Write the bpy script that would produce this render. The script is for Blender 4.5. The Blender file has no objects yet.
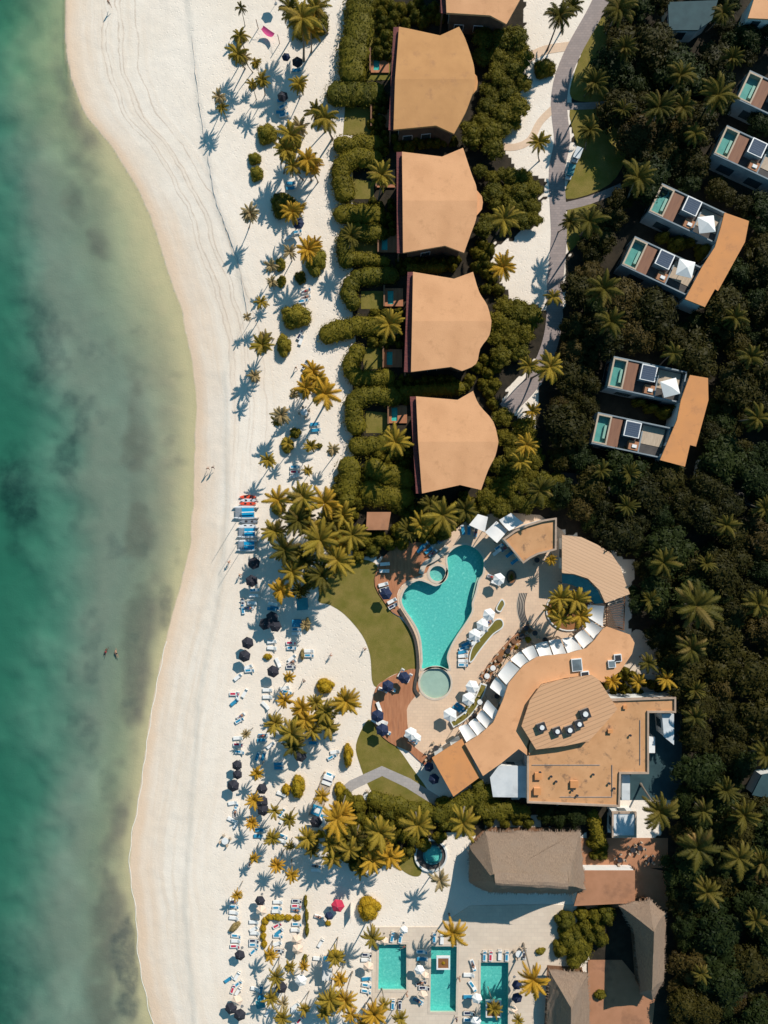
import bpy, bmesh, math, random
import numpy as np
from mathutils import Vector, Matrix, Euler
random.seed(7); RNG = np.random.default_rng(7)
SC = bpy.context.scene
COL = SC.collection
S = 0.2; H = 140.0
def W(px, py, h=0.0):
    """a point at height h (metres) which the photograph shows at px, py"""
    k = (H - h) / H
    return ((px - 384) * S * k, (512 - py) * S * k)
def WP(pts, h=0.0): return [W(p[0], p[1], h) for p in pts]

# ------------------------------------------------------------------ materials
def new_mat(name):
    m = bpy.data.materials.new(name); m.use_nodes = True
    nt = m.node_tree; nt.nodes.clear()
    out = nt.nodes.new('ShaderNodeOutputMaterial')
    return m, nt, out
class NB:
    def __init__(s, nt): s.nt = nt
    def n(s, t, **kw):
        nd = s.nt.nodes.new(t)
        for k, v in kw.items(): setattr(nd, k, v)
        return nd
    def l(s, a, b): s.nt.links.new(a, b)
    def mix(s, f, a, b, blend='MIX'):
        m = s.n('ShaderNodeMix', data_type='RGBA', blend_type=blend)
        for sock, v in ((m.inputs[0], f), (m.inputs[6], a), (m.inputs[7], b)):
            if hasattr(v, 'links'): s.l(v, sock)
            elif isinstance(v, (int, float)): sock.default_value = v
            else: sock.default_value = (*v, 1)
        return m.outputs[2]
    def noise(s, vec, scale, detail=4, rough=.55):
        n = s.n('ShaderNodeTexNoise'); n.inputs['Scale'].default_value = scale
        n.inputs['Detail'].default_value = detail; n.inputs['Roughness'].default_value = rough
        if vec is not None: s.l(vec, n.inputs['Vector'])
        return n.outputs['Fac']
    def ramp(s, f, a, b, c0=0., c1=1.):
        r = s.n('ShaderNodeMapRange'); s.l(f, r.inputs[0])
        r.inputs[1].default_value = a; r.inputs[2].default_value = b
        r.inputs[3].default_value = c0; r.inputs[4].default_value = c1
        return r.outputs[0]
    def math(s, op, a, b=None):
        m = s.n('ShaderNodeMath', operation=op)
        for i, v in enumerate((a, b)):
            if v is None: continue
            if hasattr(v, 'links'): s.l(v, m.inputs[i])
            else: m.inputs[i].default_value = v
        return m.outputs[0]
    def bump(s, h, strength, dist):
        b = s.n('ShaderNodeBump'); b.inputs['Strength'].default_value = strength
        b.inputs['Distance'].default_value = dist; s.l(h, b.inputs['Height'])
        return b.outputs[0]
MATS = {}
def surf(name, c1, c2=None, scale=1.5, rough=.85, c3=None, bump=0., bscale=None, stretch=None, spec=.3, metal=0., detail=5, stain=None, coord='Object'):
    """solid painted / stone / cloth surface: two colours mixed by noise, optional third as sparse stains"""
    m, nt, out = new_mat(name); b = NB(nt)
    tc = b.n('ShaderNodeTexCoord'); v = tc.outputs[coord]
    if stretch:
        mp = b.n('ShaderNodeMapping'); mp.inputs['Scale'].default_value = stretch; b.l(v, mp.inputs[0]); v = mp.outputs[0]
    p = b.n('ShaderNodeBsdfPrincipled'); p.inputs['Roughness'].default_value = rough
    p.inputs['Specular IOR Level'].default_value = spec; p.inputs['Metallic'].default_value = metal
    c2 = c2 or tuple(x * .8 for x in c1)
    n1 = b.noise(v, scale, detail)
    col = b.mix(b.ramp(n1, .35, .65), c1, c2)
    if c3:
        n2 = b.noise(v, (stain or scale * .35), 6, .65)
        col = b.mix(b.ramp(n2, .55, .72), col, c3)
    b.l(col, p.inputs['Base Color'])
    if bump: b.l(b.bump(b.noise(v, bscale or scale * 6, 4, .6), 1., bump), p.inputs['Normal'])
    b.l(p.outputs[0], out.inputs[0]); MATS[name] = m
    return m
def leafmat(name, c1, c2, c3, trans=.25):
    m, nt, out = new_mat(name); b = NB(nt)
    g = b.n('ShaderNodeNewGeometry'); oi = b.n('ShaderNodeObjectInfo')
    if name.startswith('palm'):
        at = b.n('ShaderNodeAttribute', attribute_name='frond'); sp = b.n('ShaderNodeSeparateColor'); b.l(at.outputs['Color'], sp.inputs[0])
        col = b.mix(b.math('ADD', b.math('MULTIPLY', sp.outputs[0], .7), b.math('MULTIPLY', g.outputs['Random Per Island'], .3)), c1, c2)
        col = b.mix(sp.outputs[1], col, (.36, .22, .08))
    else: col = b.mix(g.outputs['Random Per Island'], c1, c2)
    tc = b.n('ShaderNodeTexCoord')
    nz = b.noise(tc.outputs['Object'], 2.2, 2)
    lg = b.noise(g.outputs['Position'], .09, 3)
    f = b.math('ADD', b.math('MULTIPLY', oi.outputs['Random'], .7), b.math('MULTIPLY', b.ramp(b.math('ADD', b.math('MULTIPLY', nz, .5), b.math('MULTIPLY', lg, .5)), .42, .6), .5))
    col = b.mix(b.math('MULTIPLY', f, .8), col, c3)
    p = b.n('ShaderNodeBsdfPrincipled'); p.inputs['Roughness'].default_value = .55; p.inputs['Specular IOR Level'].default_value = .08
    t = b.n('ShaderNodeBsdfTranslucent'); mx = b.n('ShaderNodeMixShader'); mx.inputs[0].default_value = trans
    b.l(col, p.inputs['Base Color']); b.l(col, t.inputs[0]); b.l(p.outputs[0], mx.inputs[1]); b.l(t.outputs[0], mx.inputs[2])
    b.l(mx.outputs[0], out.inputs[0]); MATS[name] = m
    return m
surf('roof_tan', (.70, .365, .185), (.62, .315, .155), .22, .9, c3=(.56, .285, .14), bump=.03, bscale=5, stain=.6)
surf('roof_orange', (.62, .27, .10), (.56, .25, .10), .35, .9, c3=(.44, .2, .09), bump=.02, bscale=6, stain=.5)
surf('roof_stained', (.58, .31, .15), (.50, .26, .12), .5, .9, c3=(.12, .08, .06), bump=.02, bscale=6, stain=.42)
surf('tile_maroon', (.20, .06, .05), (.10, .03, .035), 1.6, .8, bump=.08, bscale=4, stretch=(.6, 2.4, 1))
surf('white_wall', (.72, .71, .68), (.64, .64, .62), .5, .8, c3=(.5, .49, .46))
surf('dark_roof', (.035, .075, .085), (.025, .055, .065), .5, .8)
surf('deck_dark', (.26, .125, .075), (.2, .095, .06), .7, .75, stretch=(3, .5, 1))
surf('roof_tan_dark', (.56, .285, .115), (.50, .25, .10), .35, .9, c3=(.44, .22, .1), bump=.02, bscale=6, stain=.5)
surf('parapet', (.44, .32, .24), (.36, .26, .19), .8, .85)
surf('tramp_cloth', (.0, .30, .55), (.0, .26, .5), 1, .8)
surf('villa_wall', (.16, .10, .07), (.11, .07, .05), .8, .85)
surf('terrace_wall', (.25, .29, .31), (.2, .235, .26), .5, .8, c3=(.15, .17, .19))
surf('white_roof', (.62, .64, .65), (.52, .55, .57), .5, .8, c3=(.36, .38, .4))
surf('white_cloth', (.80, .79, .77), (.74, .73, .71), .9, .9)
surf('sail_cloth', (.74, .72, .70), (.66, .65, .64), .4, .85, c3=(.5, .5, .5))
surf('beige_cloth', (.78, .60, .46), (.72, .54, .42), .9, .9)
surf('black_cloth', (.022, .022, .03), (.03, .03, .042), 1, .85)
surf('navy_cloth', (.012, .022, .06), (.02, .03, .07), 1, .85)
surf('red_cloth', (.55, .035, .08), (.48, .03, .07), 1, .8)
surf('pink_cloth', (.55, .06, .20), (.45, .05, .18), 1, .8)
surf('blue_cloth', (.03, .27, .44), (.02, .2, .36), 1, .8)
surf('teal_cloth', (.05, .27, .32), (.04, .22, .27), 1, .8)
surf('steel', (.45, .46, .47), (.36, .37, .38), 2, .4, metal=.6)
surf('dark_metal', (.03, .03, .035), (.045, .045, .05), 2, .5)
surf('white_paint', (.78, .78, .77), (.7, .7, .7), 2, .45, spec=.5)
surf('hull_red', (.75, .08, .03), (.66, .07, .03), 1, .35, spec=.5)
surf('hull_white', (.66, .68, .70), (.55, .57, .6), 1, .35, spec=.5)
surf('hull_grey', (.25, .28, .31), (.2, .22, .25), 1, .35, spec=.5)
surf('wood_deck', (.46, .20, .10), (.36, .145, .07), .7, .75, c3=(.27, .12, .07), bump=.02, bscale=8, stretch=(3, .5, 1))
surf('wood_brown', (.22, .11, .06), (.15, .075, .04), 1.2, .75, stretch=(4, .6, 1))
surf('pale_wood', (.5, .40, .30), (.4, .31, .23), 1.2, .75, stretch=(4, .6, 1))
surf('terracotta', (.42, .20, .11), (.36, .17, .09), .4, .9, c3=(.2, .1, .06), bump=.02, bscale=5)
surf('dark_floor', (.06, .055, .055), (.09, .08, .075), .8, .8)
surf('soil_planter', (.30, .13, .05), (.2, .09, .04), 1, .95)
surf('coping', (.62, .52, .42), (.54, .45, .36), 1, .7)
surf('bark', (.17, .13, .10), (.11, .085, .065), 3, .9, bump=.03, bscale=8, stretch=(1, 1, 5))
surf('palm_bark', (.24, .20, .16), (.14, .115, .09), 3, .9, bump=.03, bscale=5, stretch=(.4, .4, 6))
surf('asphalt_roof', (.16, .2, .22), (.12, .15, .17), .5, .85, c3=(.08, .1, .11))
surf('skin', (.42, .22, .14), (.38, .19, .12), 5, .5)
surf('skin_dark', (.16, .075, .045), (.13, .06, .04), 5, .5)
surf('hair', (.02, .012, .01), (.03, .02, .012), 8, .6)
surf('swim_red', (.5, .04, .05), None, 4, .7); surf('swim_blue', (.03, .09, .3), None, 4, .7); surf('swim_dark', (.02, .02, .03), None, 4, .7)
surf('tile_basin', (.19, .54, .48), (.13, .44, .40), 2.6, .5, c3=(.34, .66, .58), stain=1.8)
surf('tile_pale', (.44, .50, .42), (.39, .45, .38), .8, .6)
surf('tile_terrace', (.16, .36, .32), (.12, .29, .27), .8, .6)
surf('tile_dark', (.05, .22, .24), (.04, .18, .2), .8, .6)
surf('gravel_dark', (.05, .045, .04), (.08, .07, .06), 2, .95)
def thatch():
    m, nt, out = new_mat('thatch'); b = NB(nt); tc = b.n('ShaderNodeTexCoord'); v = tc.outputs['Object']
    mp = b.n('ShaderNodeMapping'); mp.inputs['Scale'].default_value = (4, .9, 1.2); b.l(v, mp.inputs[0])
    n1 = b.noise(mp.outputs[0], 2.2, 8, .75); n2 = b.noise(v, .35, 4); n3 = b.noise(v, 7., 3, .7)
    col = b.mix(b.ramp(n1, .3, .7), (.40, .285, .205), (.17, .118, .088))
    col = b.mix(b.ramp(n2, .45, .7), col, (.28, .205, .155))
    p = b.n('ShaderNodeBsdfPrincipled'); p.inputs['Roughness'].default_value = .95; p.inputs['Specular IOR Level'].default_value = .1
    b.l(col, p.inputs['Base Color'])
    b.l(b.bump(b.math('ADD', n1, b.math('MULTIPLY', n3, .6)), 1., .22), p.inputs['Normal'])
    b.l(p.outputs[0], out.inputs[0]); MATS['thatch'] = m
thatch()
def planks(name, c1, c2, groove, width, ang=0.):
    """board or metal sheet surface with real seams every `width` metres"""
    m, nt, out = new_mat(name); b = NB(nt); tc = b.n('ShaderNodeTexCoord')
    mp = b.n('ShaderNodeMapping'); mp.inputs['Rotation'].default_value = (0, 0, ang); b.l(tc.outputs['Object'], mp.inputs[0])
    sx = b.n('ShaderNodeSeparateXYZ'); b.l(mp.outputs[0], sx.inputs[0])
    fr = b.math('FRACT', b.math('DIVIDE', sx.outputs[1], width))
    seam = b.math('LESS_THAN', fr, .14)
    idn = b.math('FLOOR', b.math('DIVIDE', sx.outputs[1], width))
    wn = b.n('ShaderNodeTexWhiteNoise', noise_dimensions='1D'); b.l(idn, wn.inputs['W'])
    nz = b.noise(tc.outputs['Object'], .5, 5)
    col = b.mix(b.math('MULTIPLY', b.math('ADD', wn.outputs['Value'], nz), .5), c1, c2)
    col = b.mix(seam, col, groove)
    p = b.n('ShaderNodeBsdfPrincipled'); p.inputs['Roughness'].default_value = .8
    b.l(col, p.inputs['Base Color']); b.l(b.bump(b.math('SUBTRACT', 1, seam), 1., .03), p.inputs['Normal'])
    b.l(p.outputs[0], out.inputs[0]); MATS[name] = m
planks('roof_planks', (.62, .35, .19), (.54, .30, .16), (.47, .265, .145), .75, math.radians(-22))
planks('arc_planks', (.66, .41, .25), (.60, .37, .22), (.54, .33, .2), .6, math.radians(25))
planks('panel_slats', (.03, .05, .09), (.045, .07, .12), (.14, .18, .22), .4, 0)
def paving(name, c1, c2, grout, size):
    m, nt, out = new_mat(name); b = NB(nt); tc = b.n('ShaderNodeTexCoord')
    br = b.n('ShaderNodeTexBrick'); br.inputs['Scale'].default_value = 1; b.l(tc.outputs['Object'], br.inputs['Vector'])
    br.inputs['Brick Width'].default_value = size * 1.6; br.inputs['Row Height'].default_value = size; br.inputs['Mortar Size'].default_value = .03
    br.inputs['Color1'].default_value = (*c1, 1); br.inputs['Color2'].default_value = (*c2, 1); br.inputs['Mortar'].default_value = (*grout, 1)
    nz = b.noise(tc.outputs['Object'], .25, 6, .65)
    col = b.mix(b.ramp(nz, .35, .7, 0, .55), br.outputs[0], tuple(x * .72 for x in c1))
    p = b.n('ShaderNodeBsdfPrincipled'); p.inputs['Roughness'].default_value = .8; b.l(col, p.inputs['Base Color'])
    b.l(p.outputs[0], out.inputs[0]); MATS[name] = m
paving('deck_stone', (.74, .53, .37), (.69, .49, .345), (.6, .43, .31), .6)
paving('pale_stone', (.70, .58, .46), (.66, .54, .43), (.58, .48, .39), .8)
paving('path_stone', (.34, .27, .25), (.27, .22, .21), (.2, .17, .16), .5)
paving('path_grey', (.42, .38, .36), (.36, .33, .32), (.3, .27, .26), .6)
leafmat('leaf_wood', (.026, .026, .006), (.005, .008, .003), (.050, .040, .007), .08)
leafmat('leaf_garden', (.115, .105, .013), (.032, .040, .008), (.16, .125, .012), .12)
leafmat('leaf_deep', (.017, .027, .007), (.004, .009, .003), (.030, .038, .008), .08)
leafmat('leaf_brown', (.055, .038, .010), (.018, .014, .005), (.07, .05, .012), .08)
leafmat('leaf_bright', (.22, .19, .025), (.11, .11, .018), (.26, .19, .02), .2)
leafmat('leaf_dry', (.36, .28, .12), (.24, .18, .08), (.42, .31, .13), .2)
leafmat('leaf_yellow', (.42, .29, .02), (.26, .2, .02), (.5, .3, .02), .25)
leafmat('palm_gold', (.56, .35, .04), (.19, .14, .022), (.60, .32, .03), .3)
leafmat('palm_olive', (.34, .25, .035), (.09, .08, .016), (.36, .24, .03), .25)
leafmat('palm_green', (.088, .078, .014), (.024, .028, .007), (.12, .095, .016), .15)
leafmat('palm_dry', (.38, .29, .14), (.26, .2, .1), (.4, .3, .15), .2)
def watersurf(name, tint, rough=.08, bscale=1.2, bd=.05, volume=None):
    m, nt, out = new_mat(name); b = NB(nt); tc = b.n('ShaderNodeTexCoord')
    tr = b.n('ShaderNodeBsdfTransparent'); tr.inputs[0].default_value = (*tint, 1)
    gl = b.n('ShaderNodeBsdfGlossy'); gl.inputs['Roughness'].default_value = rough
    n1 = b.noise(tc.outputs['Object'], bscale, 4, .6)
    bp = b.bump(n1, 1., bd); b.l(bp, gl.inputs['Normal'])
    fr = b.n('ShaderNodeFresnel'); fr.inputs[0].default_value = 1.33; b.l(bp, fr.inputs['Normal'])
    ge = b.n('ShaderNodeNewGeometry'); fac = b.math('MULTIPLY', fr.outputs[0], b.math('SUBTRACT', 1, ge.outputs['Backfacing']))
    mx = b.n('ShaderNodeMixShader'); b.l(fac, mx.inputs[0]); b.l(tr.outputs[0], mx.inputs[1]); b.l(gl.outputs[0], mx.inputs[2])
    b.l(mx.outputs[0], out.inputs[0])
    if volume:
        va = b.n('ShaderNodeVolumeAbsorption'); va.inputs[0].default_value = (*volume[0], 1); va.inputs[1].default_value = volume[1]
        b.l(va.outputs[0], out.inputs[1])
    MATS[name] = m
watersurf('sea_water', (1, 1, 1), .12, .5, .08, ((.12, .70, .63), .34))
watersurf('pool_water', (.74, .98, .97), .06, 2., .04)
watersurf('shallow_water', (.88, .97, .96), .06, 2., .03)
def glassy():
    m, nt, out = new_mat('window_glass'); b = NB(nt)
    p = b.n('ShaderNodeBsdfPrincipled'); p.inputs['Base Color'].default_value = (.03, .05, .06, 1); p.inputs['Roughness'].default_value = .08
    b.l(p.outputs[0], out.inputs[0]); MATS['window_glass'] = m
glassy()
def grassmat():
    m, nt, out = new_mat('lawn_grass'); b = NB(nt); tc = b.n('ShaderNodeTexCoord'); v = tc.outputs['Object']
    n1 = b.noise(v, .35, 6, .6); n2 = b.noise(v, 6, 4, .7)
    col = b.mix(b.ramp(n1, .35, .65), (.175, .155, .03), (.27, .205, .06))
    col = b.mix(b.ramp(n2, .3, .7, 0, .45), col, (.07, .07, .015))
    p = b.n('ShaderNodeBsdfPrincipled'); p.inputs['Roughness'].default_value = .95; p.inputs['Specular IOR Level'].default_value = .1
    b.l(col, p.inputs['Base Color']); b.l(b.bump(n2, 1., .06), p.inputs['Normal']); b.l(p.outputs[0], out.inputs[0]); MATS['lawn_grass'] = m
grassmat()

# ------------------------------------------------------------------ mesh helpers
class MB:
    """collects shapes for ONE mesh; several materials allowed through slots"""
    def __init__(s): s.v = []; s.f = []; s.mi = []; s.mats = []
    def slot(s, m):
        if m not in s.mats: s.mats.append(m)
        return s.mats.index(m)
    def add(s, vs, fs, m):
        o = len(s.v); k = s.slot(m); s.v += [tuple(v) for v in vs]
        for f in fs: s.f.append([o + i for i in f]); s.mi.append(k)
    def box(s, c, d, m, rz=0, rx=0, ry=0):
        R = Euler((rx, ry, rz)).to_matrix(); c = Vector(c)
        vs = [c + R @ Vector((x * d[0] / 2, y * d[1] / 2, z * d[2] / 2)) for z in (-1, 1) for y in (-1, 1) for x in (-1, 1)]
        s.add(vs, [(0, 2, 3, 1), (4, 5, 7, 6), (0, 1, 5, 4), (2, 6, 7, 3), (0, 4, 6, 2), (1, 3, 7, 5)], m)
    def tube(s, pts, rad, m, n=6, cap=True):
        pts = [Vector(p) for p in pts]; rings = []
        if not hasattr(rad, '__len__'): rad = [rad] * len(pts)
        for i, p in enumerate(pts):
            t = (pts[min(i + 1, len(pts) - 1)] - pts[max(i - 1, 0)]).normalized()
            a = t.orthogonal().normalized() if abs(t.z) < .9 else Vector((1, 0, 0)); b_ = t.cross(a).normalized(); a = b_.cross(t)
            rings.append([p + (a * math.cos(2 * math.pi * k / n) + b_ * math.sin(2 * math.pi * k / n)) * rad[i] for k in range(n)])
        vs = [v for r in rings for v in r]; fs = []
        for i in range(len(pts) - 1):
            for k in range(n):
                fs.append((i * n + k, i * n + (k + 1) % n, (i + 1) * n + (k + 1) % n, (i + 1) * n + k))
        if cap: fs += [tuple(range(n - 1, -1, -1)), tuple((len(pts) - 1) * n + k for k in range(n))]
        s.add(vs, fs, m)
    def ball(s, c, r, m, seg=8, rings=5, sq=(1, 1, 1), jit=0):
        c = Vector(c); vs = [c + Vector((0, 0, r * sq[2]))]
        for i in range(1, rings):
            th = math.pi * i / rings
            for k in range(seg):
                ph = 2 * math.pi * k / seg; j = 1 + random.uniform(-jit, jit)
                vs.append(c + Vector((math.sin(th) * math.cos(ph) * sq[0], math.sin(th) * math.sin(ph) * sq[1], math.cos(th) * sq[2])) * r * j)
        vs.append(c - Vector((0, 0, r * sq[2]))); fs = []
        for k in range(seg): fs.append((0, 1 + k, 1 + (k + 1) % seg))
        for i in range(rings - 2):
            for k in range(seg):
                a = 1 + i * seg + k; b_ = 1 + i * seg + (k + 1) % seg
                fs.append((a, a + seg, b_ + seg, b_))
        L = len(vs) - 1
        for k in range(seg): fs.append((L, 1 + (rings - 2) * seg + (k + 1) % seg, 1 + (rings - 2) * seg + k))
        s.add(vs, fs, m)
    def prism(s, poly, z0, z1, m, holes=(), side=None, zf=None):
        """extruded outline with holes; zf(x,y) may replace the top height"""
        bm = bmesh.new(); loops = []
        for lp in [poly] + list(holes):
            vv = [bm.verts.new((p[0], p[1], 0)) for p in lp]
            ee = [bm.edges.new((vv[i], vv[(i + 1) % len(vv)])) for i in range(len(vv))]
            loops.append(vv)
        bmesh.ops.triangle_fill(bm, use_beauty=True, use_dissolve=False, edges=bm.edges[:])
        bm.verts.index_update(); bm.verts.ensure_lookup_table()
        n = len(bm.verts); P = [(v.co.x, v.co.y) for v in bm.verts]
        tris = []
        for f in bm.faces:
            idx = [v.index for v in f.verts]
            a, b_, c = [P[i] for i in idx[:3]]
            if (b_[0] - a[0]) * (c[1] - a[1]) - (b_[1] - a[1]) * (c[0] - a[0]) < 0: idx.reverse()
            tris.append(idx)
        top = [(x, y, zf(x, y) if zf else z1) for x, y in P]
        s.add(top, tris, m)
        if z0 is not None:
            s.add([(x, y, z0) for x, y in P], [list(reversed(t)) for t in tris], side or m)
            for li, lp in enumerate(loops):
                ids = [v.index for v in lp]; A = sum(P[ids[i]][0] * P[ids[(i + 1) % len(ids)]][1] - P[ids[(i + 1) % len(ids)]][0] * P[ids[i]][1] for i in range(len(ids)))
                if (A > 0) == (li > 0): ids.reverse()
                k = len(ids)
                vs = [(P[i][0], P[i][1], z0) for i in ids] + [top[i] for i in ids]
                s.add(vs, [(i, (i + 1) % k, k + (i + 1) % k, k + i) for i in range(k)], side or m)
        bm.free()
    def mesh(s, name, smooth=False):
        me = bpy.data.meshes.new(name); me.from_pydata(s.v, [], s.f)
        for m in s.mats: me.materials.append(MATS[m])
        me.polygons.foreach_set('material_index', s.mi)
        if smooth: me.polygons.foreach_set('use_smooth', [True] * len(me.polygons))
        me.update(); return me
    def obj(s, name, parent=None, smooth=False, label=None):
        o = bpy.data.objects.new(name, s.mesh(name, smooth)); COL.objects.link(o)
        if parent: o.parent = parent
        if label: o['label'] = label
        return o
def smooth_poly(pts, n=5, closed=True):
    out = []; L = len(pts)
    rng = range(L if closed else L - 1)
    g = (lambda i: pts[i % L]) if closed else (lambda i: pts[max(0, min(L - 1, i))])
    for i in rng:
        p0, p1, p2, p3 = g(i - 1), g(i), g(i + 1), g(i + 2)
        for k in range(n):
            t = k / n
            out.append(tuple(.5 * ((2 * p1[j]) + (-p0[j] + p2[j]) * t + (2 * p0[j] - 5 * p1[j] + 4 * p2[j] - p3[j]) * t * t + (-p0[j] + 3 * p1[j] - 3 * p2[j] + p3[j]) * t ** 3) for j in (0, 1)))
    if not closed: out.append(tuple(pts[-1]))
    return out
def area(p): return sum(p[i][0] * p[(i + 1) % len(p)][1] - p[(i + 1) % len(p)][0] * p[i][1] for i in range(len(p))) / 2
def offset(poly, d):
    """outline moved outward by d metres"""
    sg = 1 if area(poly) > 0 else -1; out = []; n = len(poly)
    for i in range(n):
        a = Vector(poly[i - 1]); b_ = Vector(poly[i]); c = Vector(poly[(i + 1) % n])
        e1 = (b_ - a); e2 = (c - b_)
        if e1.length < 1e-6 or e2.length < 1e-6: out.append(tuple(b_)); continue
        e1.normalize(); e2.normalize()
        n1 = Vector((e1.y, -e1.x)) * sg; n2 = Vector((e2.y, -e2.x)) * sg
        m = (n1 + n2)
        if m.length < .2: out.append(tuple(b_ + n1 * d)); continue
        m.normalize(); out.append(tuple(b_ + m * d / max(.5, m.dot(n1))))
    return out
def inside(p, poly):
    x, y = p; r = False; n = len(poly); j = n - 1
    for i in range(n):
        xi, yi = poly[i]; xj, yj = poly[j]
        if (yi > y) != (yj > y) and x < (xj - xi) * (y - yi) / (yj - yi) + xi: r = not r
        j = i
    return r
def band(pts, w):
    """polyline (pixels) to an outline of width w; w may be a list"""
    L = []; R = []
    for i, p in enumerate(pts):
        a = pts[max(0, i - 1)]; b_ = pts[min(len(pts) - 1, i + 1)]
        d = Vector((b_[0] - a[0], b_[1] - a[1])).normalized(); q = (w[i] if hasattr(w, '__len__') else w) / 2
        L.append((p[0] - d.y * q, p[1] + d.x * q)); R.append((p[0] + d.y * q, p[1] - d.x * q))
    return L + R[::-1]
def circle(cx, cy, r, n=24, ry=None, rot=0):
    ry = ry or r; c, s_ = math.cos(rot), math.sin(rot)
    return [(cx + r * math.cos(t) * c - ry * math.sin(t) * s_, cy + r * math.cos(t) * s_ + ry * math.sin(t) * c) for t in [2 * math.pi * k / n for k in range(n)]]

# ------------------------------------------------------------------ things, labels
LAND = [((337, 906), 'the red parasol'), ((248, 500), 'the red kayaks'), ((268, 32), 'the pink hammock'),
 ((440, 600), 'the large curved pool'), ((435, 682), 'the round grey wading pool'),
 ((433, 80), 'the topmost complete villa roof'), ((440, 200), 'the second complete villa roof'), ((447, 322), 'the third complete villa roof'), ((455, 443), 'the lowest villa roof'),
 ((392, 967), 'the left rectangular pool'), ((443, 985), 'the middle rectangular pool'), ((495, 995), 'the right rectangular pool'),
 ((525, 862), 'the wide thatched roof'), ((645, 950), 'the tall thatched roof'), ((571, 172), 'the golf cart'), ((431, 855), 'the round hot tub'),
 ((565, 712), 'the planked six-sided roof'), ((530, 542), 'the fan-shaped orange roof'), ((595, 570), 'the quarter-ring planked roof'), ((456, 768), 'the square orange roof'),
 ((210, 468), 'the two walkers by the sea'), ((302, 605), 'the upper teal tent'), ((282, 925), 'the golden angled hedge'), ((322, 798), 'the wooden daybed platform'),
 ((382, 772), 'the bent grey path'), ((695, 245), 'the upper terrace house pair'), ((655, 410), 'the lower terrace house pair'), ((750, 140), 'the cut-off terrace house'),
 ((270, 622), 'the three touching black parasols'), ((236, 776), 'the seaside black parasol stack'), ((570, 608), 'the round palm planter'), ((624, 824), 'the small white roof'),
 ((327, 971), 'the grey canvas pavilion'), ((661, 735), 'the service yard'), ((560, 250), 'the curved paved walk'), ((310, 390), 'the golden palm cluster mid-beach'),
 ((305, 520), 'the kayak-side palm grove'), ((310, 720), 'the golden palm thicket'), ((295, 316), 'the largest round beach bush'), ((300, 15), 'the big palm clump at the top'),
 ((740, 980), 'the bottom right photo corner'), ((740, 560), 'the right photo edge midway'), ((740, 760), 'the right photo edge low'), ((740, 330), 'the right photo edge upper part'), ((660, 40), 'the shaded teal roof'),
 ((235, 1008), 'the lowest left parasols')]
PEND = []
def tag(o, cat, group=None, label=None, kind=None, px=None, desc=None):
    if kind != 'structure': o['category'] = cat
    if group: o['group'] = group
    if kind: o['kind'] = kind
    if label: o['label'] = label
    else: PEND.append((o, desc, px, group))
def empty(name, loc, rz=0, sc=(1, 1, 1)):
    o = bpy.data.objects.new(name, None); COL.objects.link(o); o.empty_display_size = .3
    o.location = loc; o.rotation_euler = (0, 0, rz); o.scale = sc
    return o
ORD = ['nearest', 'second nearest', 'third nearest', 'fourth nearest', 'fifth nearest', 'sixth nearest', 'seventh nearest', 'eighth nearest']
def resolve_labels():
    g = {}
    for o, desc, px, grp in PEND:
        lm = min(LAND, key=lambda q: math.dist(q[0], px)); d = math.dist(lm[0], px)
        dx, dy = px[0] - lm[0][0], px[1] - lm[0][1]
        if d < 7: w = 'right at'
        else:
            a = math.degrees(math.atan2(-dy, dx)) % 360
            w = ['right of', 'above and right of', 'above', 'above and left of', 'left of', 'below and left of', 'below', 'below and right of'][int((a + 22.5) // 45) % 8]
        g.setdefault((desc, w, lm[1]), []).append((d, o))
    for (desc, w, l), L in g.items():
        L.sort(key=lambda q: q[0])
        for i, (d, o) in enumerate(L):
            if len(L) == 1: o['label'] = f'{desc} {w} {l}'
            elif i < 8: o['label'] = f'{desc} {w} {l}, {ORD[i]}'
            else: o['label'] = f'{desc} {w} {l}, further away'
def place(proto, name, loc, rz=0, sc=(1, 1, 1)):
    """proto: list of (part name, mesh, label, [sub-parts]); one part only = a single mesh thing"""
    if len(proto) == 1 and not proto[0][3]:
        o = bpy.data.objects.new(name, proto[0][1]); COL.objects.link(o)
        o.location = loc; o.rotation_euler = (0, 0, rz); o.scale = sc; return o
    r = empty(name, loc, rz, sc)
    def rec(parts, par):
        for pn, me, lab, sub in parts:
            c = bpy.data.objects.new(pn, me); COL.objects.link(c); c.parent = par
            if lab: c['label'] = lab
            rec(sub, c)
    rec(proto, r)
    return r
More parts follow.
